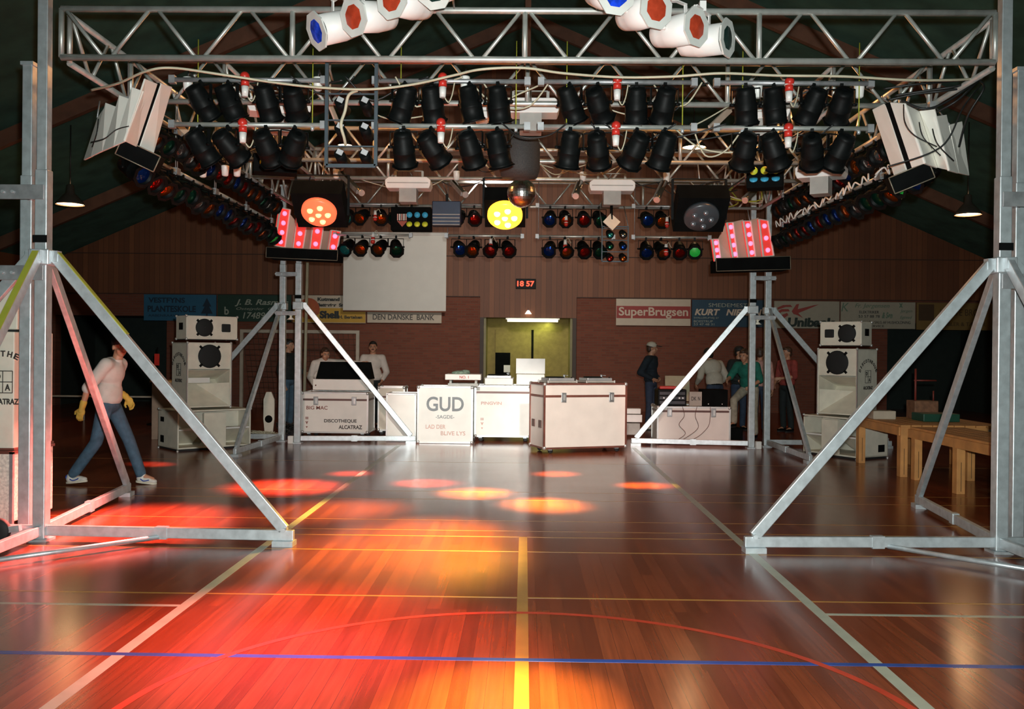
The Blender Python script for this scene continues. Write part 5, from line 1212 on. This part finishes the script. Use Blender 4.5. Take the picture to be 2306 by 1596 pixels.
person('person in white shirt, jeans and yellow gloves walking behind the near left tower', (p.x, p.y, 0), R(90), WS, JEAN, HAIRD, dict(
  pelvis=(0, 0, .93), waist=(0, -.01, 1.08), chest=(0, -.03, 1.29), neck=(0, -.09, 1.46), head=(0, -.13, 1.60), face=R(-42), nod=R(4),
  sL=(.18, -.06, 1.40), eL=(.24, .06, 1.14), wL=(.22, -.12, 1.00), fL=(0, -.3, -1.0), sR=(-.18, -.05, 1.40), eR=(-.24, .13, 1.13), wR=(-.23, .20, .90),
  hR=(-.09, 0, .91), kR=(-.09, .10, .50), aR=(-.08, .38, .11), pitchR=R(-6), hL=(.09, -.01, .91), kL=(.09, -.20, .52), aL=(.08, -.36, .10), pitchL=R(6), collar=WS),
  sleeves='half', gloves=mat('yellow_work_glove', (.60, .38, .06), .7, var=.15), shoes=mat('white_sneaker', (.66, .64, .58), .5), swoosh=True, cap=mat('black_cap', (.015, .016, .016), .7), scale=1.0)
person('person with white cap and navy sweater standing sideways, hands at the waist', (2.62, 19.2, 0), R(62), NAVY, DJ, HAIRB, dict(
  eL=(.30, .10, 1.16), wL=(.16, -.12, 1.04), eR=(-.30, .12, 1.16), wR=(-.17, -.10, 1.03), fL=(-.6, 0, 0), fR=(.6, 0, 0), hL=(.10, 0, .92), aL=(.20, .03, .085), kL=(.15, -.03, .5), aR=(-.16, .0, .085), kR=(-.13, -.02, .5),
  face=R(25), peak=mat('dark_peak', (.02, .02, .02), .6), collar=NAVY), cap=mat('white_cap', (.62, .58, .48), .7), shoes=mat('white_sneaker', (.66, .64, .58), .5), scale=1.02)
person('person in cream sweater seen from behind, bending over the low case', (3.78, 18.4, 0), R(200), CS, DJ, HAIRD, dict(
  chest=(0, -.10, 1.28), neck=(0, -.18, 1.43), head=(0, -.25, 1.56), waist=(0, -.03, 1.09), sL=(.19, -.14, 1.38), sR=(-.19, -.14, 1.38), eL=(.30, -.06, 1.12), wL=(.26, -.26, .98), eR=(-.30, -.06, 1.12), wR=(-.26, -.26, .98), nod=R(12), collar=CS, back=True),
  cap=mat('black_cap', (.015, .016, .016), .7), scale=1.0)
person('person in dark jacket and cap standing between the bending figure and the one in green', (4.46, 19.3, 0), R(20), DK, DJ, HAIRD, dict(eL=(.28, .02, 1.14), wL=(.14, -.18, 1.08), eR=(-.28, .02, 1.14), wR=(-.12, -.18, 1.05), face=R(30), collar=DK), cap=mat('black_cap', (.015, .016, .016), .7), scale=.98)
person('person in green shirt and beige trousers leaning behind the far right tower', (4.25, 17.5, 0), R(-40), GREENS, BEIGE, HAIRB, dict(
  chest=(0, -.10, 1.26), neck=(0, -.17, 1.43), head=(0, -.24, 1.55), waist=(0, -.03, 1.08), sL=(.19, -.13, 1.37), sR=(-.19, -.13, 1.37), eR=(-.30, -.20, 1.15), wR=(-.26, -.38, 1.10), eL=(.26, -.10, 1.10), wL=(.2, -.30, 1.0),
  kR=(-.14, -.36, .72), aR=(-.14, -.34, .30), hR=(-.09, 0, .92), nod=R(14), pitchR=0, collar=GREENS), sleeves='half', scale=1.0)
bx = Vector((4.25, 17.5, 0)) + RZ(R(-40)) @ Vector((-.14, -.40, 0)); box_thing('foot_crate', 'low dark crate under the raised foot of the person in green', 'crate', (bx.x, bx.y, 0), (.3, .4, .212), MATBLK)
person('person in pink top partly hidden by the far right tower post', (4.72, 18.6, 0), R(150), PINK, DJ, HAIRB, dict(eL=(.30, .02, 1.18), wL=(.2, -.2, 1.05), collar=PINK), sleeves='long', scale=.97)
person('person in red shirt standing right of the far right tower', (5.38, 19.0, 0), R(-60), REDS, DK, HAIRB, dict(eL=(.26, -.06, 1.16), wL=(.12, -.28, 1.12), eR=(-.26, .0, 1.14), wR=(-.16, -.2, 1.0), collar=REDS, face=R(-10)), sleeves='half', scale=.98)
person('person in white buttoned shirt with dark hair and moustache behind the mixing desk', (-3.13, 19.0, 0), R(6), WS, DK, HAIRD, dict(eL=(.28, .04, 1.14), wL=(.20, -.14, .97), eR=(-.28, .0, 1.12), wR=(-.16, -.26, 1.02), collar=WS), moustache=True, scale=1.0)
person('person in white shirt bending behind the mixing desk with one arm stretched out', (-3.98, 18.2, 0), R(28), WS, DJ, HAIRB, dict(
  chest=(0, -.06, 1.24), waist=(0, -.02, 1.06), pelvis=(0, 0, .93), neck=(0, -.10, 1.38), head=(0, -.15, 1.50), sL=(.19, -.07, 1.33), sR=(-.19, -.07, 1.31), eL=(.45, -.16, 1.33), wL=(.70, -.24, 1.33), eR=(-.26, .0, 1.05), wR=(-.24, -.22, .90), nod=R(14), collar=SKIN), scale=1.0)
person('person in dark jacket and jeans standing behind the posts of the far left tower', (-4.78, 18.6, 0), R(70), DK, JEAN, HAIRD, dict(eL=(.24, -.06, 1.16), wL=(.2, -.28, 1.1), collar=DK, face=R(10)), scale=1.01)
